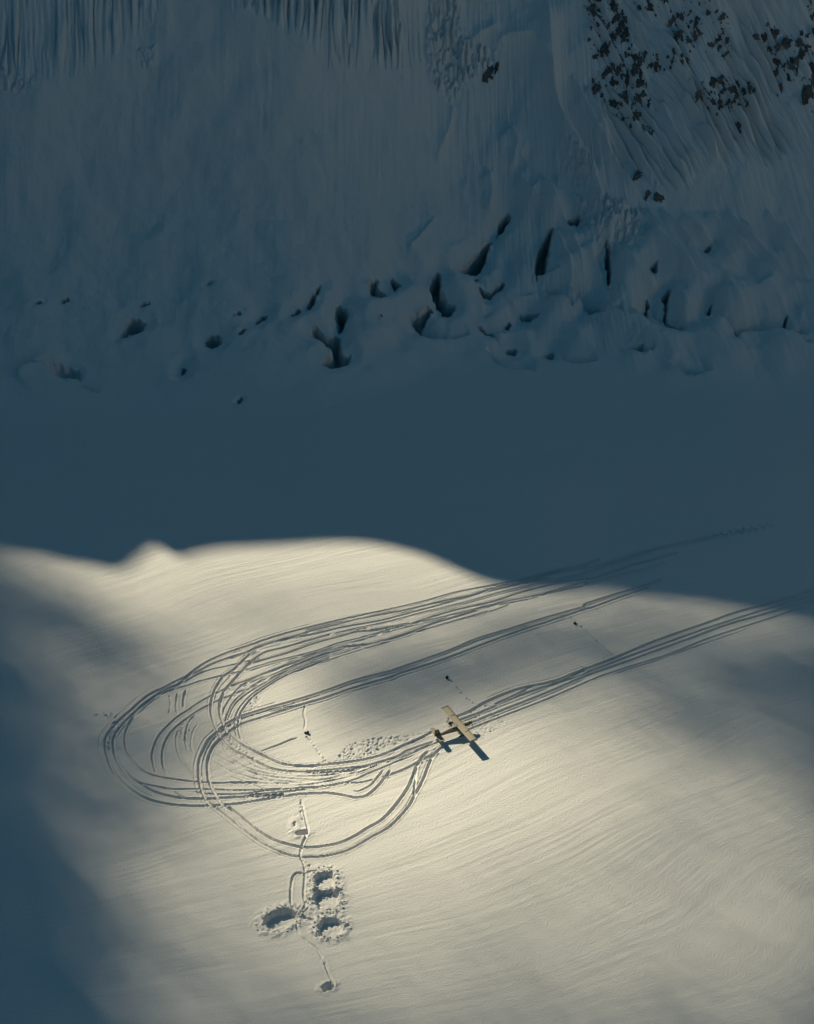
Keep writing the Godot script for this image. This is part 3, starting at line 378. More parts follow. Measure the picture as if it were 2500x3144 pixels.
func _ready() -> void:
	rng.seed = 7
	var cam := Camera3D.new()
	cam.name = "camera"
	add_child(cam)
	cam.fov = 30.0
	cam.near = 1.0
	cam.far = 8000.0
	cam.position = Vector3(0, 306, 392)
	cam.rotation_degrees = Vector3(-31.7, 0, 0)
	cam.current = true
	var sun := DirectionalLight3D.new()
	sun.name = "sun"
	add_child(sun)
	sun.look_at_from_position(Vector3.ZERO, -TO_SUN, Vector3.UP)
	sun.light_color = Color(1.0, 0.935, 0.79)
	sun.light_energy = 1.6
	sun.light_angular_distance = 0.5
	sun.shadow_enabled = true
	sun.sky_mode = DirectionalLight3D.SKY_MODE_LIGHT_ONLY
	var sky_mat := ProceduralSkyMaterial.new()
	sky_mat.sky_top_color = Color(0.098, 0.25, 0.33)
	sky_mat.sky_horizon_color = Color(0.10, 0.215, 0.275)
	sky_mat.sky_curve = 0.25
	sky_mat.ground_bottom_color = Color(0.2, 0.3, 0.38)
	sky_mat.ground_horizon_color = Color(0.10, 0.215, 0.275)
	sky_mat.sky_energy_multiplier = 1.0
	var sky := Sky.new()
	sky.sky_material = sky_mat
	var env := Environment.new()
	env.background_mode = Environment.BG_SKY
	env.sky = sky
	env.tonemap_mode = Environment.TONE_MAPPER_LINEAR
	env.tonemap_exposure = 1.52
	env.sdfgi_enabled = true
	env.ssao_enabled = true
	env.ssil_enabled = true
	var world := WorldEnvironment.new()
	world.name = "world_environment"
	world.environment = env
	add_child(world)

	materials()
	shape_ground()
	cut_wall()
	cut_floor()
	build_ground()
	build_ridge()
	build_shade_rib()
	build_fill_slope()
	build_shade_cloud()
	build_rocks()
	build_snow_blocks()
	build_aircraft()
	build_sacks()


# ------------------------------------------------------------------ helpers
func srgb(r: float, g: float, b: float) -> Color:
	return Color(r, g, b).linear_to_srgb()


func mat(c: Color, rough := 0.7, metal := 0.0) -> StandardMaterial3D:
	var m := StandardMaterial3D.new()
	m.albedo_color = c
	m.roughness = rough
	m.metallic = metal
	return m


func noise(freq: float, seed_: int, octaves := 3, kind := FastNoiseLite.TYPE_SIMPLEX_SMOOTH) -> FastNoiseLite:
	var n := FastNoiseLite.new()
	n.noise_type = kind
	n.frequency = freq
	n.seed = seed_
	n.fractal_octaves = octaves
	return n


func materials() -> void:
	var n := noise(0.07, 3, 4)
	var img := n.get_seamless_image(512, 512)
	img.convert(Image.FORMAT_RGBA8)
	img.bump_map_to_normal_map(2.0)
	var tex := ImageTexture.create_from_image(img)
	var snow := mat(srgb(0.6, 0.608, 0.615), 0.85)
	snow.metallic_specular = 0.2
	snow.normal_enabled = true
	snow.normal_texture = tex
	snow.normal_scale = 1.0
	snow.uv1_triplanar = true
	snow.uv1_world_triplanar = true
	snow.uv1_scale = Vector3.ONE * 0.045
	M.snow = snow
	M.shade_cloud = mat(srgb(0.9, 0.9, 0.9), 1.0)
	M.rock = []
	for k in 3:
		var g := 0.07 + 0.025 * k
		M.rock.append(mat(srgb(g, g * 0.96, g * 0.92), 0.9))
	M.cream = mat(srgb(0.25, 0.232, 0.185), 0.6)
	M.olive = mat(srgb(0.13, 0.125, 0.08), 0.6)
	M.black = mat(srgb(0.02, 0.02, 0.022), 0.6)
	M.red = mat(srgb(0.22, 0.05, 0.035), 0.6)
	M.glass = mat(srgb(0.015, 0.018, 0.02), 0.12)
	M.metal = mat(srgb(0.35, 0.35, 0.34), 0.4, 0.8)
	M.sack = mat(srgb(0.014, 0.013, 0.013), 0.55)
	M.duffel = mat(srgb(0.03, 0.028, 0.03), 0.8)


func meta(o: Node, label := "", category := "", group := "", kind := "") -> void:
	if label: o.set_meta("label", label)
	if category: o.set_meta("category", category)
	if group: o.set_meta("group", group)
	if kind: o.set_meta("kind", kind)


func put(mesh: Mesh, called: String, material: Material, parent: Node = self) -> MeshInstance3D:
	var o := MeshInstance3D.new()
	o.name = called
	o.mesh = mesh
	o.material_override = material
	o.cast_shadow = GeometryInstance3D.SHADOW_CASTING_SETTING_ON
	parent.add_child(o, true)
	return o


func numbered(called: String) -> String:
	taken[called] = taken.get(called, -1) + 1
	return called if taken[called] == 0 else "%s_%03d" % [called, taken[called]]


func thing(called: String, at: Vector3, turn := 0.0) -> Node3D:
	var o := Node3D.new()
	o.name = numbered(called)
	add_child(o)
	o.position = at
	o.rotation.y = turn
	return o


# ------------------------------------------------------------------ ground
func slope_height(s: float) -> float:
	if s <= 0.0: return 0.0
	var i := s * 2.0
	var k := mini(int(i), rise.size() - 2)
	return lerpf(rise[k], rise[k + 1], i - k)


func foot(x: float) -> float:
	return -172.0 - 14.0 * sin(x * 0.021 + 0.6) - 6.0 * sin(x * 0.05)


func column_x(r: int, c: int) -> float:
	var w := wide[r]
	var n := SIDE.size()
	if c < n: return -w - SIDE[n - 1 - c]
	if c >= n + CORE: return w + SIDE[c - n - CORE]
	return w * (2.0 * (c - n) / (CORE - 1) - 1.0)


func height_at(x: float, z: float) -> float:
	var r := row_of(z)
	var w := wide[r]
	var c := clampi(SIDE.size() + roundi((x / w + 1.0) * 0.5 * (CORE - 1)), 0, nc - 1)
	return hy[r * nc + c]


func row_of(z: float) -> int:
	var a := 0
	var b := nr - 1
	while b - a > 1:
		var m := (a + b) / 2
		if rows[m] > z: a = m
		else: b = m
	return a


func shape_ground() -> void:
	var y := 0.0
	for i in 1301:
		rise.append(y)
		var s := i * 0.5
		var k := 0
		while k < SLOPES.size() - 2 and s >= SLOPES[k + 1][0]: k += 1
		y += 0.5 * lerpf(SLOPES[k][1], SLOPES[k + 1][1], (s + 0.25 - SLOPES[k][0]) / (SLOPES[k + 1][0] - SLOPES[k][0]))
	for z in [1600.0, 1000.0, 700.0, 500.0, 350.0, 260.0, 200.0, 165.0, 142.0, 128.0, 119.0, 114.0]: rows.append(z)
	for part in [[112.0, -90.0, 0.25], [-90.0, -165.0, 0.8], [-165.0, -250.0, 0.4], [-250.0, -322.0, 0.36]]:
		var z: float = part[0]
		if part[0] == -165.0: wall_row = rows.size()
		while z > part[1]:
			rows.append(z)
			z -= part[2]
	nr = rows.size()
	nc = CORE + 2 * SIDE.size()
	for z in rows:
		var zz := minf(z, 112.0)
		wide.append(((392.0 - zz) * 0.8508 + (306.0 - slope_height(-175.0 - zz)) * 0.5255) * 0.2131 * 1.08 + 2.0)
	hy.resize(nr * nc)
	sh.resize(nr * nc)
	near.resize(nr * nc)
	along.resize(nr * nc)
	near.fill(1e9)
	var broad := noise(0.012, 11, 2)
	var wave := noise(0.09, 12, 2)
	var ripple := noise(0.42, 13, 3)
	var swell := noise(0.03, 14, 3)
	var rough := noise(0.25, 15, 3)
	var streak := noise(0.3, 16, 2)
	var patch := noise(0.05, 18, 2)
	var fine := noise(0.9, 19, 2)
	var hummock := noise(0.06, 17, 1)
	for r in nr:
		var z := rows[r]
		var lean := 0.37
		if z > 40.0: lean = lerpf(0.58, 0.24, smoothstep(40.0, 115.0, z))
		elif z > 0.0: lean = lerpf(0.62, 0.58, z / 40.0)
		else: lean = lerpf(0.62, 0.36, clampf(-z / 88.0, 0.0, 1.0))
		var at := r * nc
		for c in nc:
			var x := column_x(r, c)
			var s := foot(x) - z
			var h := slope_height(s) if s > 0.0 else 0.0
			if absf(x) < 320.0:
				var b := broad.get_noise_2d(x, z)
				h += 0.5 * b
				if s < 10.0:
					var q := z + lean * x + 3.0 * b
					h += 0.09 * wave.get_noise_2d(x * 0.14, q) + (0.05 + 0.05 * patch.get_noise_2d(x * 0.5, q)) * ripple.get_noise_2d(x * 0.08, q) + 0.013 * fine.get_noise_2d(x * 0.15, q)
				if s > 0.0:
					var k := smoothstep(0.0, 45.0, s)
					var high := smoothstep(55.0, 95.0, s)
					h += k * (3.2 * swell.get_noise_2d(x, z) + 0.22 * rough.get_noise_2d(x, z) + (0.08 + 0.3 * high * smoothstep(-0.1, 0.5, broad.get_noise_2d(x * 2.0 + 300.0, z * 1.5)) + 0.26 * smoothstep(25.0, 80.0, x + 0.6 * s)) * streak.get_noise_2d(x - 0.3 * z * smoothstep(20.0, 90.0, x), z * 0.12))
					if s < 75.0: h += smoothstep(3.0, 36.0, s) * smoothstep(75.0, 45.0, s) * smoothstep(-70.0, 10.0, x) * 2.8 * hummock.get_noise_2d(x, z)
			elif s > 0.0:
				h += minf(s / 25.0, 1.0) * 3.0 * swell.get_noise_2d(x, z)
			hy[at + c] = h
	flat0 = hy.duplicate()


func span(r: int, x0: float, x1: float) -> Vector2i:
	var w := wide[r]
	var n := SIDE.size()
	var k := (CORE - 1) / (2.0 * w)
	return Vector2i(clampi(n + ceili((x0 + w) * k), n, n + CORE), clampi(n + floori((x1 + w) * k) + 1, n, n + CORE))


func outline_cells(p: Array, margin: float) -> Array:
	# points of the ground in an outline: [indices, metres inside it]
	var idx := PackedInt32Array()
	var deep := PackedFloat32Array()
	var n := p.size() / 2
	var x0 := 1e9
	var x1 := -1e9
	var z0 := 1e9
	var z1 := -1e9
	for i in n:
		x0 = minf(x0, p[2 * i]); x1 = maxf(x1, p[2 * i])
		z0 = minf(z0, p[2 * i + 1]); z1 = maxf(z1, p[2 * i + 1])
	var q := PackedVector2Array()
	for i in n: q.append(Vector2(p[2 * i], p[2 * i + 1]))
	for r in range(row_of(z1 + margin), mini(row_of(z0 - margin) + 2, nr)):
		var z := rows[r]
		var cc := span(r, x0 - margin, x1 + margin)
		for c in range(cc.x, cc.y):
			var v := Vector2(column_x(r, c), z)
			var inside := Geometry2D.is_point_in_polygon(v, q)
			var d := 1e9
			for i in n:
				d = minf(d, v.distance_squared_to(Geometry2D.get_closest_point_to_segment(v, q[i], q[(i + 1) % n])))
			d = sqrt(d)
			if inside or d < margin:
				idx.append(r * nc + c)
				deep.append(d if inside else -d)
	return [idx, deep]


func smooth_line(p: Array, step: float) -> PackedVector2Array:
	var q := PackedVector2Array()
	var n := p.size() / 2
	var at := func(i): return Vector2(p[2 * clampi(i, 0, n - 1)], p[2 * clampi(i, 0, n - 1) + 1])
	for i in n - 1:
		var a: Vector2 = at.call(i - 1)
		var b: Vector2 = at.call(i)
		var c: Vector2 = at.call(i + 1)
		var d: Vector2 = at.call(i + 2)
		var k := maxi(1, ceili(b.distance_to(c) / step))
		var ta := (c - a) * 0.5
		var tb := (d - b) * 0.5
		ta = ta.limit_length(b.distance_to(c))
		tb = tb.limit_length(b.distance_to(c))
		for j in k:
			var t := float(j) / k
			var t2 := t * t
			var t3 := t2 * t
			q.append(b * (2 * t3 - 3 * t2 + 1) + ta * (t3 - 2 * t2 + t) + c * (-2 * t3 + 3 * t2) + tb * (t3 - t2))
	q.append(at.call(n - 1))
	return q


func line_cells(q: PackedVector2Array, reach: float) -> PackedInt32Array:
	# points of the ground within reach of a line; near[] and along[] hold where they lie
	var idx := PackedInt32Array()
	for i in q.size() - 1:
		var a := q[i]
		var b := q[i + 1]
		var d := b - a
		var l2 := maxf(d.length_squared(), 1e-6)
		for r in range(row_of(maxf(a.y, b.y) + reach), mini(row_of(minf(a.y, b.y) - reach) + 2, nr)):
			var z := rows[r]
			var cc := span(r, minf(a.x, b.x) - reach, maxf(a.x, b.x) + reach)
			for c in range(cc.x, cc.y):
				var v := Vector2(column_x(r, c), z) - a
				var t := clampf(v.dot(d) / l2, 0.0, 1.0)
				var e := (v - d * t).length()
				if e < reach:
					var k := r * nc + c
					if absf(near[k]) > 1e8: idx.append(k)
					if e < absf(near[k]):
						near[k] = e if d.x * v.y - d.y * v.x >= 0.0 else -e
						along[k] = (i + t) / (q.size() - 1)
	return idx


func rounded(p: Array) -> Array:
	var n := p.size() / 2
	var out := []
	for i in n:
		var q := []
		for k in [-1, 0, 1, 2]: q.append(Vector2(p[2 * ((i + k + n) % n)], p[2 * ((i + k + n) % n) + 1]))
		for j in 4:
			var v: Vector2 = q[1].cubic_interpolate(q[2], q[0], q[3], j / 4.0)
			out.append_array([v.x, v.y])
	return out


func clear_cells(idx: PackedInt32Array) -> void:
	for k in idx: near[k] = 1e9


func cut_wall() -> void:
	var flute := noise(0.2, 21, 2)
	var lump := noise(0.22, 22, 3)
	var crumb := noise(0.6, 23, 2)
	for s in SPURS:
		var q := smooth_line(s[3], 3.0)
		var reach: float = maxf(s[1], s[2]) * 2.6
		var idx := line_cells(q, reach)
		for k in idx:
			var d := near[k]
			var w: float = s[1] if d > 0.0 else s[2]
			var e: float = absf(d) / w
			var end := smoothstep(0.0, 0.18, along[k]) * smoothstep(1.0, 0.75, along[k])
			hy[k] += 1.5 * s[0] * end * maxf(0.0, exp(-e * 1.3) - 0.034)
		clear_cells(idx)
	for f in LUMPY:
		var got := outline_cells(f[1], 0.5)
		for i in got[0].size():
			var k: int = got[0][i]
			var x := column_x(k / nc, k % nc)
			var z := rows[k / nc]
			var m := smoothstep(-0.5, 3.0, got[1][i])
			var v := lump.get_noise_2d(x, z * 0.8)
			hy[k] += f[0] * m * (2.8 * absf(v) + 0.6 * crumb.get_noise_2d(x, z))
	for f in FLUTES:
		var got := outline_cells(f[1], 0.5)
		for i in got[0].size():
			var k: int = got[0][i]
			var x := column_x(k / nc, k % nc)
			var z := rows[k / nc]
			var d: float = got[1][i] + 1.2 * crumb.get_noise_2d(x * 0.8, z * 0.3)
			var m := smoothstep(0.0, 1.4, d)
			var q: float = x - f[0] * z
			q += 0.7 * lump.get_noise_2d(x * 0.25, z * 0.22)
			var big := 0.3 + 0.85 * smoothstep(-0.5, 0.4, lump.get_noise_2d(x * 0.2 + 50.0, z * 0.1))
			if x < -60.0: big *= 0.7
			var v := flute.get_noise_2d(q * 1.1, z * 0.1)
			var groove := pow(1.0 - minf(1.0, absf(v) * 1.6), 3.0)
			hy[k] += m * (0.25 + 0.75 * smoothstep(0.0, 7.0, d)) * big * (1.6 + 2.5 * v - 3.8 * groove + 1.2 * flute.get_noise_2d(q * 3.0 + 90.0, z * 0.2) + 0.5 * smoothstep(3.0, 0.5, d) * crumb.get_noise_2d(x, z))
	for s in SCARPS:
		var q := smooth_line(s[2], 2.0)
		var idx := line_cells(q, s[1] * 1.6)
		for k in idx:
			var d := near[k] + 0.5 * crumb.get_noise_2d(column_x(k / nc, k % nc) * 0.5, rows[k / nc] * 0.5)
			var end := smoothstep(0.0, 0.2, along[k]) * smoothstep(1.0, 0.8, along[k])
			if d < 0.0: hy[k] -= 1.6 * s[0] * end * maxf(0.0, exp(d / s[1] * 2.0) - 0.04) * smoothstep(0.0, 0.9, -d)
			else: hy[k] += 0.5 * end * maxf(0.0, exp(-d / 2.5) - 0.02)
		clear_cells(idx)
	for f in HOLES:
		var got := outline_cells(rounded(f[2]), 5.0 if f[0] > 4.5 else 2.0)
		var most := 0.0
		for d in got[1]: most = maxf(most, d)
		for i in got[0].size():
			var k: int = got[0][i]
			var x := column_x(k / nc, k % nc)
			var d: float = got[1][i] + 0.7 * crumb.get_noise_2d(x * 0.6, rows[k / nc] * 0.6)
			hy[k] -= (2.0 if f[0] > 4.5 else 0.6) * smoothstep(-5.0 if f[0] > 4.5 else -2.0, 0.0, got[1][i])
			if d <= 0.0: continue
			var p: float = f[0] * smoothstep(0.0, minf(2.2, most * 0.8), d)
			hy[k] -= p
			sh[k] -= p * f[1]


func cut_floor() -> void:
	var crumb := noise(0.7, 31, 2)
	var long := noise(0.05, 32, 2)
	var n := 0
	for kind in [TRACKS, PATHS]:
		for t in kind:
			n += 1
			var w: float = t[0]
			var q := smooth_line(t[3], 0.7)
			var idx := line_cells(q, w + 0.75)
			var l := q.size() * 0.7
			for k in idx:
				var a := absf(near[k])
				var x := column_x(k / nc, k % nc)
				var z := rows[k / nc]
				var m: float = along[k] * l
				var end := smoothstep(0.0, 2.0, m) * smoothstep(0.0, 2.0, l - m)
				var depth: float = t[1] * end * (1.0 + 0.35 * long.get_noise_2d(m * 2.0, n * 40.0)) 
				a += 0.06 * crumb.get_noise_2d(x * 2.0, z * 2.0)
				var g := smoothstep(w + 0.06, w - 0.09, a)
				if near[k] > 0.0 and a > w: g = 0.0
				hy[k] = lerpf(hy[k], minf(hy[k], flat0[k]) * 0.3 + flat0[k] * 0.7 - depth, g * end)
				var e := (a - w - 0.17) / 0.15
				hy[k] += t[2] * end * exp(-e * e) * (1.0 + 0.6 * crumb.get_noise_2d(x, z))
			clear_cells(idx)
	for p in STEPS:
		var q := smooth_line(p, 0.42)
		for i in q.size():
			if rng.randf() < 0.25: continue
			var v := q[i] + Vector2(rng.randf_range(-0.12, 0.12), rng.randf_range(-0.12, 0.12))
			dent(v, rng.randf_range(0.26, 0.34), rng.randf_range(0.22, 0.36))
	for t in TRAMPLED:
		var o := PackedVector2Array()
		for i in t[1].size() / 2: o.append(Vector2(t[1][2 * i], t[1][2 * i + 1]))
		var lo := o[0]
		var hi := o[0]
		for v in o:
			lo = lo.min(v)
			hi = hi.max(v)
		var tries := 0
		var made := 0
		while made < t[0] and tries < 6000:
			tries += 1
			var v := Vector2(rng.randf_range(lo.x, hi.x), rng.randf_range(lo.y, hi.y))
			if not Geometry2D.is_point_in_polygon(v, o): continue
			made += 1
			if rng.randf() < 0.7: dent(v, rng.randf_range(0.24, 0.4), rng.randf_range(0.16, 0.3))
			else: dent(v, rng.randf_range(0.25, 0.5), -rng.randf_range(0.06, 0.16))
	for p in PITS: dig(p, crumb)


func dent(v: Vector2, radius: float, depth: float) -> void:
	for r in range(row_of(v.y + radius), mini(row_of(v.y - radius) + 2, nr)):
		var cc := span(r, v.x - radius, v.x + radius)
		for c in range(cc.x, cc.y):
			var d := Vector2(column_x(r, c), rows[r]).distance_to(v) / radius
			if d < 1.0: hy[r * nc + c] -= depth * (1.0 - d * d)


func dig(p: Array, crumb: FastNoiseLite) -> void:
	# a pit with upright cut walls, a trodden floor and spoil thrown up round it
	var co := cos(p[4])
	var si := sin(p[4])
	var a: float = p[2]
	var b: float = p[3]
	var deep: float = p[5]
	var reach := maxf(a, b) + 3.5
	var big := a > 2.0
	for r in range(row_of(p[1] + reach), mini(row_of(p[1] - reach) + 2, nr)):
		var cc := span(r, p[0] - reach, p[0] + reach)
		for c in range(cc.x, cc.y):
			var x := column_x(r, c)
			var z := rows[r]
			var dx: float = x - p[0]
			var dz: float = z - p[1]
			var lx := dx * co + dz * si
			var lz := -dx * si + dz * co
			var e := pow(pow(absf(lx) / a, 2.7) + pow(absf(lz) / b, 2.7), 1.0 / 2.7)
			var m := (e - 1.0) * minf(a, b) + 0.35 * crumb.get_noise_2d(x * 0.9, z * 0.9)   # metres outside the edge
			var k := r * nc + c
			var v := crumb.get_noise_2d(x * 0.8 + 40.0, z * 0.8)
			if m < 0.25:
				var step := 0.4 if a > 3.4 and lz > b * 0.35 else 0.0
				var level := flat0[k] - deep + step + 0.12 * v
				hy[k] = lerpf(hy[k], level, smoothstep(0.25, -0.3, m))
			if m > -0.3 and m < 3.2:
				var ring := smoothstep(-0.2, 0.3, m) * smoothstep(3.2 if big else 1.6, 0.4, m)
				hy[k] += ring * ((0.3 if big else 0.2) + 0.4 * v * (1.0 if big else 0.4))


func build_ground() -> void:
	var pos := PackedVector3Array()
	pos.resize(nr * nc)
	for r in nr:
		for c in nc:
			var k := r * nc + c
			pos[k] = Vector3(column_x(r, c), hy[k], rows[r] + sh[k])
	var nor := PackedVector3Array()
	nor.resize(nr * nc)
	for r in nr:
		var ra := maxi(r - 1, 0) * nc
		var rb := mini(r + 1, nr - 1) * nc
		for c in nc:
			var dx := pos[r * nc + mini(c + 1, nc - 1)] - pos[r * nc + maxi(c - 1, 0)]
			var dz := pos[ra + c] - pos[rb + c]
			nor[r * nc + c] = dz.cross(dx).normalized()
	for part in [["glacier", 0, wall_row], ["ice_wall", wall_row, nr - 1]]:
		var first: int = part[1]
		var last: int = part[2]
		var idx := PackedInt32Array()
		idx.resize((last - first) * (nc - 1) * 6)
		var j := 0
		for r in range(last - first):
			for c in nc - 1:
				var k := r * nc + c
				idx[j] = k; idx[j + 1] = k + nc; idx[j + 2] = k + 1
				idx[j + 3] = k + 1; idx[j + 4] = k + nc; idx[j + 5] = k + nc + 1
				j += 6
		var arrays := []
		arrays.resize(Mesh.ARRAY_MAX)
		arrays[Mesh.ARRAY_VERTEX] = pos.slice(first * nc, (last + 1) * nc)
		arrays[Mesh.ARRAY_NORMAL] = nor.slice(first * nc, (last + 1) * nc)
		arrays[Mesh.ARRAY_INDEX] = idx
		var mesh := ArrayMesh.new()
		mesh.add_surface_from_arrays(Mesh.PRIMITIVE_TRIANGLES, arrays)
		var o := put(mesh, part[0], M.snow)
		meta(o, "wind-rippled snow floor of the glacier, cut by looping ski tracks" if first == 0 else "steep shaded snow wall with crevasses at its foot and flutings above", "glacier" if first == 0 else "snow wall", "", "structure")


func build_ridge() -> void:
	# the mountain above the wall, outside the frame, whose crest the sun just clears
	var crest := []
	for p in [Vector2(-1700, 330), Vector2(-1000, 240), Vector2(-550, 170), Vector2(-280, 90), Vector2(-130, 36)]: crest.append(Vector2(SKYLINE[0][0], SKYLINE[0][1]) + p)
	for p in SKYLINE: crest.append(Vector2(p[0], p[1]))
	var last: Vector2 = crest[-1]
	for p in [Vector2(120, 6), Vector2(300, 60), Vector2(600, 120), Vector2(1200, 100), Vector2(2000, 150)]: crest.append(last + p)
	var hill := noise(0.006, 41, 4)
	var pos := PackedVector3Array()
	var n := 16
	var across := crest.size()
	for j in n + 1:
		var t := float(j) / n
		for i in across:
			var c: Vector2 = crest[i]
			var top := Vector3(c.x, c.y, -560.0)
			var bx := c.x + 186.0
			var low := Vector3(bx, slope_height(foot(bx) + 319.0) - 1.0, -319.0)
			var p := low.lerp(top, t)
			p.y -= 18.0 * 4.0 * t * (1.0 - t) * absf(hill.get_noise_2d(p.x, p.z))
			pos.append(p)
	for j in 4:
		for i in across:
			var c: Vector2 = crest[i]
			var t := (j + 1) / 4.0
			pos.append(Vector3(c.x, c.y * (1.0 - t), -560.0 - 500.0 * t))
	var st := SurfaceTool.new()
	st.begin(Mesh.PRIMITIVE_TRIANGLES)
	st.set_smooth_group(-1)
	for v in pos: st.add_vertex(v)
	for j in n + 4:
		for i in across - 1:
			var k := j * across + i
			for q in [k, k + across, k + 1, k + 1, k + across, k + across + 1]: st.add_index(q)
	st.generate_normals()
	var o := put(st.commit(), "ridge", M.snow)
	meta(o, "high snow ridge behind the wall, out of the picture", "ridge", "", "structure")


func build_shade_rib() -> void:
	# unseen rib added to keep sky and bounced light off the wall
	var hill := noise(0.012, 46, 4)
	var st := SurfaceTool.new()
	st.begin(Mesh.PRIMITIVE_TRIANGLES)
	st.set_smooth_group(-1)
	var n := 40
	for j in n + 1:
		for i in n + 1:
			var x := -188.0 - 300.0 * i / n
			var z := -330.0 + 520.0 * j / n
			var y := (-188.0 - x) * 0.88 * (0.85 + 0.3 * hill.get_noise_2d(x, z)) * smoothstep(190.0, 60.0, z)
			st.add_vertex(Vector3(x, y - 1.5, z))
	for j in n:
		for i in n:
			var k := j * (n + 1) + i
			for q in [k, k + n + 1, k + 1, k + 1, k + n + 1, k + n + 2]: st.add_index(q)
	st.generate_normals()
	var o := put(st.commit(), "shade_rib", M.snow)
	meta(o, "unseen snow rib added to darken the wall, out of the picture", "slope", "", "structure")


func build_fill_slope() -> void:
	# unseen snow slope added as a reflector, to fill the shaded wall from one side
	var hill := noise(0.008, 45, 4)
	var st := SurfaceTool.new()
	st.begin(Mesh.PRIMITIVE_TRIANGLES)
	st.set_smooth_group(-1)
	var n := 40
	for j in n + 1:
		for i in n + 1:
			var x := 215.0 + 640.0 * i / n
			var z := -300.0 + 560.0 * j / n
			var y := (x - 215.0) * 0.64 * (0.9 + 0.35 * hill.get_noise_2d(x, z)) * smoothstep(-420.0, -200.0, z) * smoothstep(270.0, 60.0, z)
			st.add_vertex(Vector3(x, y - 2.0, z))
	for j in n:
		for i in n:
			var k := j * (n + 1) + i
			for q in [k, k + n + 1, k + 1, k + 1, k + n + 1, k + n + 2]: st.add_index(q)
	st.generate_normals()
	var o := put(st.commit(), "fill_slope", M.snow)
	meta(o, "unseen snow slope added to throw light on the wall, out of the picture", "slope", "", "structure")


func build_shade_cloud() -> void:
	# unseen puffs added up-sun, sized cell by cell to shade the floor in patches
	var st := SurfaceTool.new()
	st.begin(Mesh.PRIMITIVE_TRIANGLES)
	var lump := noise(0.9, 51, 2)
	ball(st, Vector3.ZERO, Vector3.ONE, 6, 9, lump, 0.25)
	st.generate_normals()
	var mesh := st.commit()
	var places := []
	var z := -112.0
	while z < 146.0:
		var x := -156.0
		while x < 156.0:
			var i := (x + 156.0) / 6.0
			var j := (z + 112.0) / 6.0
			var a := mini(int(i), 51)
			var b := mini(int(j), 42)
			var cover: float = lerpf(lerpf(COVER[b][a], COVER[b][a + 1], i - a), lerpf(COVER[b + 1][a], COVER[b + 1][a + 1], i - a), j - b)
			if cover > 0.02:
				var size := 1.56 * sqrt(cover) * (1.0 + 0.6 * smoothstep(0.82, 1.0, cover))
				places.append([Vector3(x + rng.randf_range(-0.9, 0.9), 0, z + rng.randf_range(-1.5, 1.5)), size])
			x += 3.0
		z += 5.0
	for k in 24:  # larger added puffs that keep the unseen floor around dark
		for l in 14:
			var p := Vector3(-780.0 + 40.0 * k, 0, 168.0 + 55.0 * l)
			places.append([p + Vector3(rng.randf_range(-8, 8), 0, rng.randf_range(-8, 8)), rng.randf_range(17, 24)])
	for k in 16:
		for l in 5:
			places.append([Vector3(-780.0 + 40.0 * k + rng.randf_range(-8, 8), 0, -80.0 + 55.0 * l), rng.randf_range(18, 24)])
	var mm := MultiMesh.new()
	mm.transform_format = MultiMesh.TRANSFORM_3D
	mm.mesh = mesh
	mm.instance_count = places.size()
	for i in places.size():
		var basis := Basis(Vector3.UP, rng.randf() * TAU).scaled(Vector3.ONE * places[i][1])
		mm.set_instance_transform(i, Transform3D(basis, places[i][0] + TO_SUN * (2100.0 + rng.randf_range(-60, 60))))
	var o := MultiMeshInstance3D.new()
	o.name = "shade_cloud"
	o.multimesh = mm
	o.material_override = M.shade_cloud
	add_child(o)
	meta(o, "unseen puffs added to shade the glacier floor in patches, out of the picture", "shade_cloud", "", "stuff")


# ------------------------------------------------------------------ shapes
func ball(st: SurfaceTool, at: Vector3, size: Vector3, rings: int, round_: int, n: FastNoiseLite = null, amount := 0.0, shift := Vector3.ZERO) -> void:
	var p := []
	for j in rings + 1:
		var u := PI * j / rings
		for i in round_:
			var v := TAU * i / round_
			var d := Vector3(sin(u) * cos(v), cos(u), sin(u) * sin(v))
			var k := 1.0 + (amount * n.get_noise_3dv(d + shift) * 2.0 if n else 0.0)
			p.append(at + d * size * k)
	for j in rings:
		for i in round_:
			var a: Vector3 = p[j * round_ + i]
			var b: Vector3 = p[j * round_ + (i + 1) % round_]
			var c: Vector3 = p[(j + 1) * round_ + i]
			var d: Vector3 = p[(j + 1) * round_ + (i + 1) % round_]
			if j > 0: face(st, [a, c, b])
			if j < rings - 1: face(st, [b, c, d])


func face(st: SurfaceTool, v: Array) -> void:
	for q in [0, 2, 1]: st.add_vertex(v[q])


func loft(st: SurfaceTool, rings: Array, smooth := true) -> void:
	# closed skin through rings of the same count of points, capped at both ends
	var m: int = rings[0].size()
	st.set_smooth_group(0 if smooth else -1)
	for j in rings.size() - 1:
		for i in m:
			var a: Vector3 = rings[j][i]
			var b: Vector3 = rings[j][(i + 1) % m]
			var c: Vector3 = rings[j + 1][i]
			var d: Vector3 = rings[j + 1][(i + 1) % m]
			face(st, [a, b, c])
			face(st, [b, d, c])
	st.set_smooth_group(-1)
	for e in [0, rings.size() - 1]:
		var mid := Vector3.ZERO
		for v in rings[e]: mid += v / m
		for i in m:
			var a: Vector3 = rings[e][i]
			var b: Vector3 = rings[e][(i + 1) % m]
			face(st, [mid, b, a] if e == 0 else [mid, a, b])


func lofted(rings: Array, smooth := true) -> ArrayMesh:
	var st := SurfaceTool.new()
	st.begin(Mesh.PRIMITIVE_TRIANGLES)
	loft(st, rings, smooth)
	st.generate_normals()
	return st.commit()


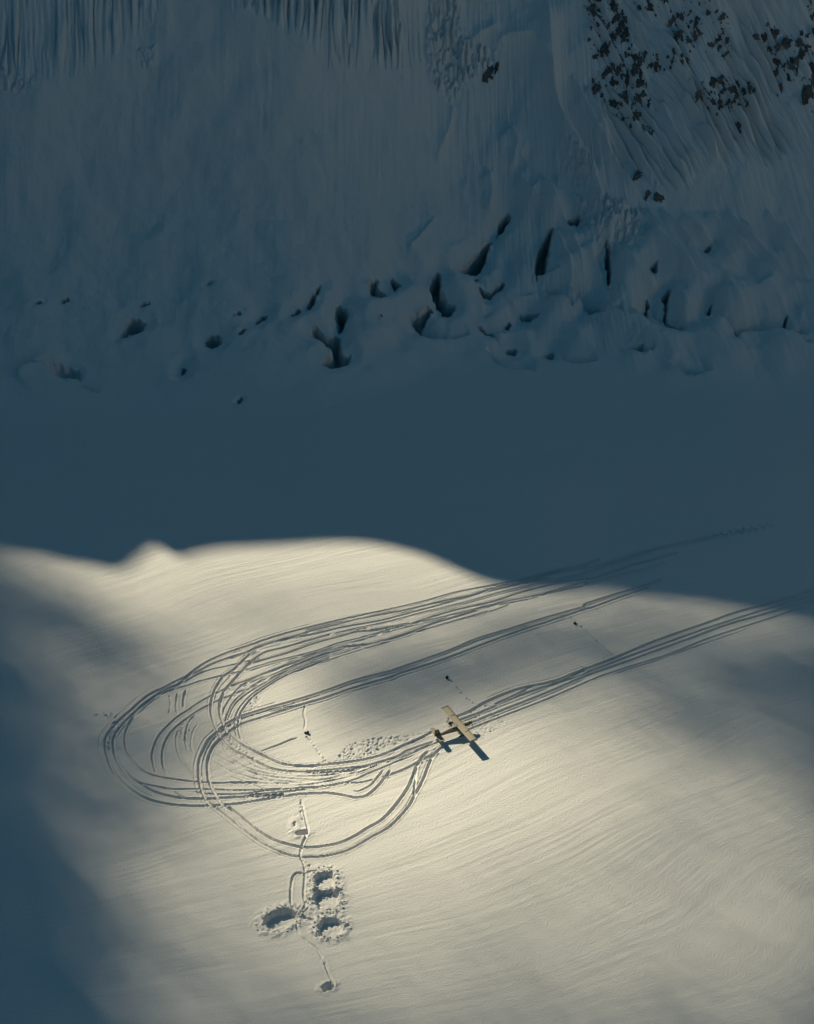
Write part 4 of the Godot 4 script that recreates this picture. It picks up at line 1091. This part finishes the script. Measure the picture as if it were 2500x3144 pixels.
func oval(x: float, yc: float, hh: float, hw: float, power: float, m := 20) -> Array:
	var out := []
	for i in m:
		var a := TAU * i / m
		var c := cos(a)
		var s := sin(a)
		out.append(Vector3(x, yc + hh * signf(s) * pow(absf(s), power), hw * signf(c) * pow(absf(c), power)))
	return out


func foil(z: float, x_lead: float, chord: float, y: float, thick: float, from := 0.0, to := 1.0) -> Array:
	# section of a wing between two shares of its chord, at spanwise station z
	var up := []
	var down := []
	for i in 9:
		var t := lerpf(from, to, i / 8.0)
		var h := thick * (2.969 * sqrt(t) - 1.26 * t - 3.516 * t * t + 2.843 * t * t * t - 1.0 * t * t * t * t) * 0.5 * 2.0
		up.append(Vector3(x_lead - chord * t, y + h * 0.65 + 0.004, z))
		down.append(Vector3(x_lead - chord * t, y - h * 0.35 - 0.004, z))
	down.reverse()
	return up + down


func upright(y: float, x_lead: float, chord: float, thick: float) -> Array:
	var out := []
	for i in 8: out.append(Vector3(x_lead - chord * i / 7.0, y, thick * (0.15 + sin(PI * pow((i + 0.3) / 7.6, 0.7)))))
	for i in 8: out.append(Vector3(x_lead - chord * (7 - i) / 7.0, y, -thick * (0.15 + sin(PI * pow((7 - i + 0.3) / 7.6, 0.7)))))
	return out


func bar(a: Vector3, b: Vector3, ra: float, rb: float, m := 8, flat := 1.0) -> ArrayMesh:
	var d := (b - a).normalized()
	var s := d.cross(Vector3.UP if absf(d.y) < 0.9 else Vector3.RIGHT).normalized()
	var u := s.cross(d)
	var rings := []
	for e in [[a, ra], [b, rb]]:
		var ring := []
		for i in m:
			var t := TAU * i / m
			ring.append(e[0] + (s * cos(t) + u * sin(t) * flat) * e[1])
		rings.append(ring)
	return lofted(rings)


func slab(lo: Vector3, hi: Vector3, bevel: float) -> ArrayMesh:
	var rings := []
	for e in [[lo.y, bevel], [lo.y + bevel, 0.0], [hi.y - bevel, 0.0], [hi.y, bevel]]:
		var b: float = e[1]
		rings.append([Vector3(lo.x + b, e[0], lo.z + b), Vector3(lo.x + b, e[0], hi.z - b), Vector3(hi.x - b, e[0], hi.z - b), Vector3(hi.x - b, e[0], lo.z + b)])
	return lofted(rings, false)


# ------------------------------------------------------------------ rocks and snow blocks
func build_rocks() -> void:
	var st: SurfaceTool
	var shapes := []
	for k in 8:
		st = SurfaceTool.new()
		st.begin(Mesh.PRIMITIVE_TRIANGLES)
		st.set_smooth_group(-1)
		ball(st, Vector3.ZERO, Vector3.ONE, 7, 11, noise(1.8, 60 + k, 3), 0.8, Vector3(k * 7, 0, 0))
		st.generate_normals()
		shapes.append(st.commit())
	var labels := [
		"long dark band of jagged rocks breaking through snow beside the pale spur",
		"line of dark rocks branching sideways off the long rock band",
		"knot of dark rocks high on the snow face around one big boulder",
		"loose upright scatter of small dark rocks between two rock clusters",
		"wide dark rock cluster in mid-face, pointing down into the fluted snow",
		"small trail of dark rocks running down into the leaning flutes",
		"tall scattered rock band beyond the wide mid-face cluster",
		"few dark rocks above the tall scattered rock band",
		"thin row of dark rocks above the knot with the big boulder"]
	for b in ROCKS.size():
		var spec: Array = ROCKS[b]
		var o := PackedVector2Array()
		for i in spec[3].size() / 2: o.append(Vector2(spec[3][2 * i], spec[3][2 * i + 1]))
		var lo := o[0]
		var hi := o[0]
		var mid := Vector2.ZERO
		for v in o:
			lo = lo.min(v)
			hi = hi.max(v)
			mid += v / o.size()
		var root := thing("rock_band", Vector3(mid.x, height_at(mid.x, mid.y), mid.y))
		meta(root, labels[b], "rocks", "rock bands on the snow face")
		var made := 0
		var tries := 0
		while made < spec[0] and tries < 8000:
			tries += 1
			var v := Vector2(rng.randf_range(lo.x, hi.x), rng.randf_range(lo.y, hi.y))
			if not Geometry2D.is_point_in_polygon(v, o): continue
			made += 1
			rock(root, v, lerpf(spec[1], spec[2], pow(rng.randf(), 2.2)), shapes)
	for i in BIG_ROCKS.size() / 2:
		var v := Vector2(BIG_ROCKS[2 * i], BIG_ROCKS[2 * i + 1])
		var best: Node3D = null
		for c in get_children():
			if c.name.begins_with("rock_band") and (best == null or Vector2(c.position.x, c.position.z).distance_to(v) < Vector2(best.position.x, best.position.z).distance_to(v)): best = c
		rock(best, v, rng.randf_range(1.8, 2.8), shapes)


func rock(root: Node3D, v: Vector2, size: float, shapes: Array) -> void:
	var k := rng.randi() % shapes.size()
	var r := put(shapes[k], "rock", M.rock[rng.randi() % 3], root)
	r.position = Vector3(v.x, height_at(v.x, v.y) + 0.1 * size, v.y) - root.position
	var lie := Basis(Vector3.RIGHT, Vector3(0, 0.66, 0.75), Vector3(0, -0.75, 0.66)).orthonormalized().rotated(Vector3(0, 0.66, 0.75).normalized(), -0.3 + rng.randf_range(-0.45, 0.45))
	r.basis = lie * Basis.from_scale(Vector3(size * rng.randf_range(0.35, 1.0), size * 0.4, size * rng.randf_range(0.6, 1.7)) * 0.72)


func build_snow_blocks() -> void:
	var mesh := slab(Vector3(-0.5, -0.5, -0.5), Vector3(0.5, 0.5, 0.5), 0.12)
	var words := ["the uppermost camp pit of the trodden path", "the camp pit just below the uppermost", "the long camp pit on its own side of the path", "the lowest round camp pit"]
	for i in 4:
		var p: Array = PITS[i]
		var mm := MultiMesh.new()
		mm.transform_format = MultiMesh.TRANSFORM_3D
		mm.mesh = mesh
		mm.instance_count = 44
		for k in 44:
			var a := rng.randf() * TAU
			var e := rng.randf_range(1.12, 1.75)
			var lx: float = cos(a) * p[2] * e
			var lz: float = sin(a) * p[3] * e
			var x: float = p[0] + lx * cos(p[4]) - lz * sin(p[4])
			var z: float = p[1] + lx * sin(p[4]) + lz * cos(p[4])
			var s := rng.randf_range(0.18, 0.42)
			var basis := Basis.from_euler(Vector3(rng.randf_range(-0.5, 0.5), rng.randf() * TAU, rng.randf_range(-0.5, 0.5))).scaled(Vector3(s * 1.3, s * 0.8, s))
			mm.set_instance_transform(k, Transform3D(basis, Vector3(x, height_at(x, z) + 0.18 * s, z)))
		var o := MultiMeshInstance3D.new()
		o.name = numbered("snow_blocks")
		o.multimesh = mm
		o.material_override = M.snow
		add_child(o)
		meta(o, "dug-out snow blocks strewn round " + words[i], "snow blocks", "snow blocks round the camp pits", "stuff")


# ------------------------------------------------------------------ aircraft
func build_aircraft() -> void:
	var at := Vector3(13.35, 0, 4.42)
	var t := thing("ski_plane", at, deg_to_rad(27.3))
	t.position.y = height_at(at.x, at.z) - 0.02
	meta(t, "cream high-wing propeller plane on skis parked across the tracks", "airplane")
	var body := put(lofted([oval(2.75, 2.13, 0.43, 0.42, 0.8), oval(1.9, 2.09, 0.52, 0.48, 0.8), oval(1.15, 2.06, 0.6, 0.54, 0.75), oval(0.6, 2.06, 0.74, 0.6, 0.7), oval(0.0, 2.0, 0.78, 0.61, 0.65), oval(-1.2, 1.93, 0.76, 0.61, 0.65), oval(-2.5, 1.8, 0.66, 0.54, 0.7), oval(-4.0, 1.58, 0.48, 0.38, 0.8), oval(-5.6, 1.4, 0.33, 0.22, 0.9), oval(-6.7, 1.32, 0.2, 0.1, 1.0)]), "fuselage", M.cream, t)
	for s in [-1, 1]:
		var band := []
		for q in [[1.6, 1.82, 0.50], [0.6, 1.66, 0.615], [-1.2, 1.55, 0.622], [-2.5, 1.5, 0.545], [-4.0, 1.4, 0.385], [-5.5, 1.3, 0.23]]:
			var z: float = q[2] * s
			var h := 0.32 if q[0] > -2 else 0.22
			band.append([Vector3(q[0], q[1] - h, z * 0.93), Vector3(q[0], q[1] + h, z * 1.0), Vector3(q[0], q[1] + h, z * 1.03), Vector3(q[0], q[1] - h, z * 0.98)])
		var b := put(lofted(band), "side_band", M.olive, body)
		meta(b, "dark olive band along the lower fuselage side")
	var cowl := put(lofted([oval(3.5, 2.13, 0.25, 0.24, 1.0), oval(3.35, 2.13, 0.34, 0.33, 0.95), oval(2.745, 2.13, 0.43, 0.42, 0.8)]), "cowling", M.black, t)
	meta(cowl, "black engine cowling")
	for s in [-1, 1]:
		put(bar(Vector3(3.0, 1.9, 0.36 * s), Vector3(2.55, 1.78, 0.55 * s), 0.07, 0.08), "exhaust_pipe", M.metal, cowl)
		put(lofted([[Vector3(2.7, 1.75, 0.425 * s), Vector3(2.7, 2.35, 0.425 * s), Vector3(2.7, 2.35, 0.45 * s), Vector3(2.7, 1.75, 0.45 * s)], [Vector3(1.3, 1.7, 0.53 * s), Vector3(1.3, 2.4, 0.53 * s), Vector3(1.3, 2.4, 0.556 * s), Vector3(1.3, 1.7, 0.556 * s)]], false), "cowl_panel", M.black, body)
	var prop := put(lofted([oval(3.86, 2.13, 0.03, 0.03, 1.0, 12), oval(3.74, 2.13, 0.14, 0.14, 1.0, 12), oval(3.5, 2.13, 0.2, 0.2, 1.0, 12)]), "propeller", M.black, t)
	for k in 3:
		var a := TAU * k / 3.0 + 0.25
		var d := Vector3(0, cos(a), sin(a))
		put(bar(Vector3(3.6, 2.13, 0) + d * 0.12, Vector3(3.58, 2.13, 0) + d * 1.28, 0.11, 0.07, 8, 0.25), "blade", M.black, prop)
	var shield := put(lofted([[Vector3(1.28, 2.5, -0.44), Vector3(1.28, 2.5, 0.44), Vector3(1.2, 2.44, 0.46), Vector3(1.2, 2.44, -0.46)], [Vector3(0.78, 2.84, -0.42), Vector3(0.78, 2.84, 0.42), Vector3(0.7, 2.76, 0.44), Vector3(0.7, 2.76, -0.44)]], false), "windshield", M.glass, t)
	meta(shield, "dark windshield under the wing")
	for s in [-1, 1]:
		for x in [0.75, -0.1, -0.95, -1.75]:
			put(slab(Vector3(x - 0.3, 2.1, (0.585 if x > -1.5 else 0.56) * s - 0.025), Vector3(x + 0.3, 2.5, (0.585 if x > -1.5 else 0.56) * s + 0.025), 0.008), "side_window", M.glass, body)
		var door := put(slab(Vector3(-1.45, 1.3, 0.61 * s - 0.02), Vector3(-0.45, 2.05, 0.61 * s + 0.02), 0.006), "cargo_door", M.olive, body)
		put(slab(Vector3(-0.62, 1.68, 0.64 * s - 0.015), Vector3(-0.5, 1.73, 0.64 * s + 0.015), 0.004), "handle", M.metal, door)
	# wing
	var span_ := 7.76
	var rise_ := func(z: float) -> float: return 2.84 + absf(z) * 0.017
	var secs := []
	for z in [-span_, -7.4, -4.0, -0.6, 0.0, 0.6, 4.0, 7.4, span_]:
		var tip: float = 0.06 if absf(z) > 7.5 else 0.0
		secs.append(foil(z, 1.02 - tip, 2.04 - tip * 2.0, rise_.call(z), 0.22 - tip, 0.0, 0.72))
	var wing := put(lofted(secs, true), "wing", M.cream, t)
	for s in [-1, 1]:
		for part in [["flap", 0.65, 3.95], ["aileron", 4.02, 7.6]]:
			var g := []
			for e in [part[1], part[2]]:
				g.append(foil(e * s, 1.02, 2.04, rise_.call(e) - 0.004, 0.21, 0.735, 1.0))
			if s < 0: g.reverse()
			put(lofted(g, true), part[0], M.cream, wing)
		var lead := []
		for e in [0.7, 4.0, 7.3]: lead.append(foil(e * s, 1.035, 2.07, rise_.call(e), 0.235, 0.0, 0.13 if s < 0 else 0.06))
		if s < 0: lead.reverse()
		put(lofted(lead, true), "leading_edge_boot", M.black, wing)
		var cap := []
		for e in [[7.5, 1.0], [7.78, 1.0], [7.88, 0.9]]: cap.append(foil(e[0] * s, 1.04 - 0.1 * (1.0 - e[1]), 2.08 * e[1], rise_.call(e[0]), 0.24 * e[1]))
		if s < 0: cap.reverse()
		put(lofted(cap, true), "wing_tip", M.black, wing)
		var rib := []
		for e in [3.55, 3.83]: rib.append(foil(e * s, 1.03, 2.06, rise_.call(e) + 0.012, 0.23, 0.05, 0.66))
		if s < 0: rib.reverse()
		put(lofted(rib, true), "wing_stripe", M.black, wing)
		put(bar(Vector3(0.25, 1.32, 0.6 * s), Vector3(0.25, 2.82, 3.7 * s), 0.07, 0.06, 8, 0.5), "wing_strut", M.cream, t)
	# tail
	var tail := []
	for z in [-2.85, -2.5, 0.0, 2.5, 2.85]: tail.append(foil(z, -5.62 - (0.12 if absf(z) > 2.6 else 0.0), 1.35 - (0.12 if absf(z) > 2.6 else 0.0), 1.62, 0.13, 0.0, 0.6))
	var plane := put(lofted(tail), "tailplane", M.cream, t)
	for s in [-1, 1]:
		var el := [foil(0.14 * s, -5.62, 1.35, 1.615, 0.12, 0.62, 1.0), foil(2.7 * s, -5.62, 1.35, 1.615, 0.12, 0.62, 1.0)]
		if s < 0: el.reverse()
		put(lofted(el), "elevator", M.cream, plane)
		var ec := [foil(2.84 * s, -5.68, 1.26, 1.62, 0.14), foil(2.98 * s, -5.75, 1.15, 1.62, 0.1)]
		if s < 0: ec.reverse()
		put(lofted(ec), "tail_tip", M.red, plane)
	var fin := put(lofted([upright(1.55, -4.9, 1.6, 0.07), upright(2.0, -5.5, 1.0, 0.07), upright(3.05, -5.85, 0.65, 0.05)], true), "fin", M.olive, t)
	put(lofted([upright(1.35, -6.52, 0.62, 0.045), upright(2.2, -6.52, 0.68, 0.045), upright(3.1, -6.52, 0.55, 0.04)], true), "rudder", M.olive, fin)
	put(lofted([upright(3.055, -5.83, 1.25, 0.05), upright(3.3, -6.0, 0.98, 0.035)], true), "fin_cap", M.red, fin)
	# skis
	for s in [-1, 1]:
		var leg := put(bar(Vector3(0.95, 1.42, 0.5 * s), Vector3(0.95, 0.36, 1.45 * s), 0.075, 0.06), "landing_gear_leg", M.olive, t)
		put(bar(Vector3(0.0, 1.32, 0.5 * s), Vector3(0.92, 0.38, 1.42 * s), 0.05, 0.045), "brace", M.olive, leg)
		var ski := []
		for e in [[-0.75, 0.06, 0.16], [-0.6, 0.0, 0.24], [0.6, -0.02, 0.26], [1.9, 0.0, 0.25], [2.25, 0.16, 0.2], [2.45, 0.36, 0.12]]:
			var z: float = 1.45 * s
			ski.append([Vector3(e[0], e[1], z - e[2]), Vector3(e[0], e[1], z + e[2]), Vector3(e[0], e[1] + 0.07, z + e[2]), Vector3(e[0], e[1] + 0.07, z - e[2])])
		var k := put(lofted(ski, false), "ski", M.olive, t)
		put(slab(Vector3(0.7, 0.05, 1.45 * s - 0.09), Vector3(1.2, 0.36, 1.45 * s + 0.09), 0.03), "pedestal", M.metal, k)
	var tl := put(bar(Vector3(-6.2, 1.15, 0), Vector3(-6.45, 0.2, 0), 0.06, 0.05), "tail_leg", M.olive, t)
	put(slab(Vector3(-6.85, 0.02, -0.14), Vector3(-6.05, 0.1, 0.14), 0.02), "tail_ski", M.olive, tl)
	for e in [["bag", 9.0, "larger dark duffel bag on the snow by the plane fuselage, just behind its wing", Vector3(11.75, 0, 0.35), 0.4], ["bag", 9.0, "smaller dark duffel bag beside the larger one next to the plane", Vector3(11.0, 0, 0.75), 1.3]]:
		duffel(e[3], e[4], e[2], 0.62 if e[4] < 1.0 else 0.48)


func duffel(at: Vector3, turn: float, label: String, half: float) -> void:
	var o := thing("duffel_bag", Vector3(at.x, height_at(at.x, at.z) - 0.03, at.z), turn)
	meta(o, label, "bag", "duffel bags by the plane")
	var rings := []
	for e in [[-1.0, 0.55], [-0.92, 0.85], [-0.4, 1.0], [0.1, 0.93], [0.6, 1.02], [0.93, 0.85], [1.0, 0.5]]:
		rings.append(oval(e[0] * half, 0.3, 0.3 * e[1], 0.32 * e[1], 0.9, 14))
	put(lofted(rings), "bag_body", M.duffel, o)
	for s in [-1, 1]:
		put(bar(Vector3(-0.25, 0.58, 0.08 * s), Vector3(0.25, 0.58, 0.08 * s), 0.03, 0.03), "carry_strap", M.black, o)


func sack(at: Vector2, size: Vector3, turn: float, label: String, seed_: int) -> void:
	var o := thing("marker_sack", Vector3(at.x, height_at(at.x, at.y) - 0.06, at.y), turn)
	meta(o, label, "sack", "dark marker sacks on the snow")
	var n := noise(1.1, seed_, 3)
	var st := SurfaceTool.new()
	st.begin(Mesh.PRIMITIVE_TRIANGLES)
	st.set_smooth_group(0)
	ball(st, Vector3(0, size.y * 0.48, 0), size * 0.5, 12, 18, n, 0.16, Vector3(seed_, 0, 0))
	st.generate_normals()
	put(st.commit(), "sack_body", M.sack, o)
	put(lofted([oval(-0.05, 0, 0.06, 0.06, 1.0, 8), oval(0.0, 0, 0.035, 0.035, 1.0, 8), oval(0.14, 0.03, 0.1, 0.08, 1.0, 8)]), "tied_neck", M.sack, o).transform = Transform3D(Basis(Vector3.BACK, PI / 2), Vector3(0, size.y * 0.93, 0))


func build_sacks() -> void:
	sack(Vector2(10.69, -18.57), Vector3(0.8, 0.95, 0.8), 0.3, "round black sack at the end of footprints leading from the plane", 71)
	sack(Vector2(-25.50, 4.56), Vector3(0.85, 0.8, 0.8), 1.2, "large black sack where footpaths meet inside the track loop", 72)
	sack(Vector2(-26.13, 4.50), Vector3(0.6, 0.5, 0.55), 2.0, "small black sack leaning on the larger one inside the track loop", 73)
	# a slumped tarp bag with three pulled corners
	var at := Vector2(46.75, -43.80)
	var o := thing("marker_sack", Vector3(at.x, height_at(at.x, at.y) - 0.03, at.y), 0.0)
	meta(o, "slumped three-cornered black sack beside the middle straight track", "sack", "dark marker sacks on the snow")
	var rings := []
	for e in [[0.0, 1.0], [0.12, 0.85], [0.4, 0.5], [0.62, 0.3], [0.72, 0.08]]:
		var ring := []
		for i in 24:
			var a := TAU * i / 24.0
			var r: float = (0.34 + 0.38 * pow(0.5 + 0.5 * cos(3.0 * a - 1.4), 3.0) * e[1]) * (0.35 + 0.65 * e[1])
			ring.append(Vector3(r * cos(a), e[0], -r * sin(a)))
		rings.append(ring)
	put(lofted(rings), "sack_body", M.sack, o)
	put(bar(Vector3(0, 0.68, 0), Vector3(0.12, 0.84, 0.03), 0.05, 0.09), "tied_neck", M.sack, o)
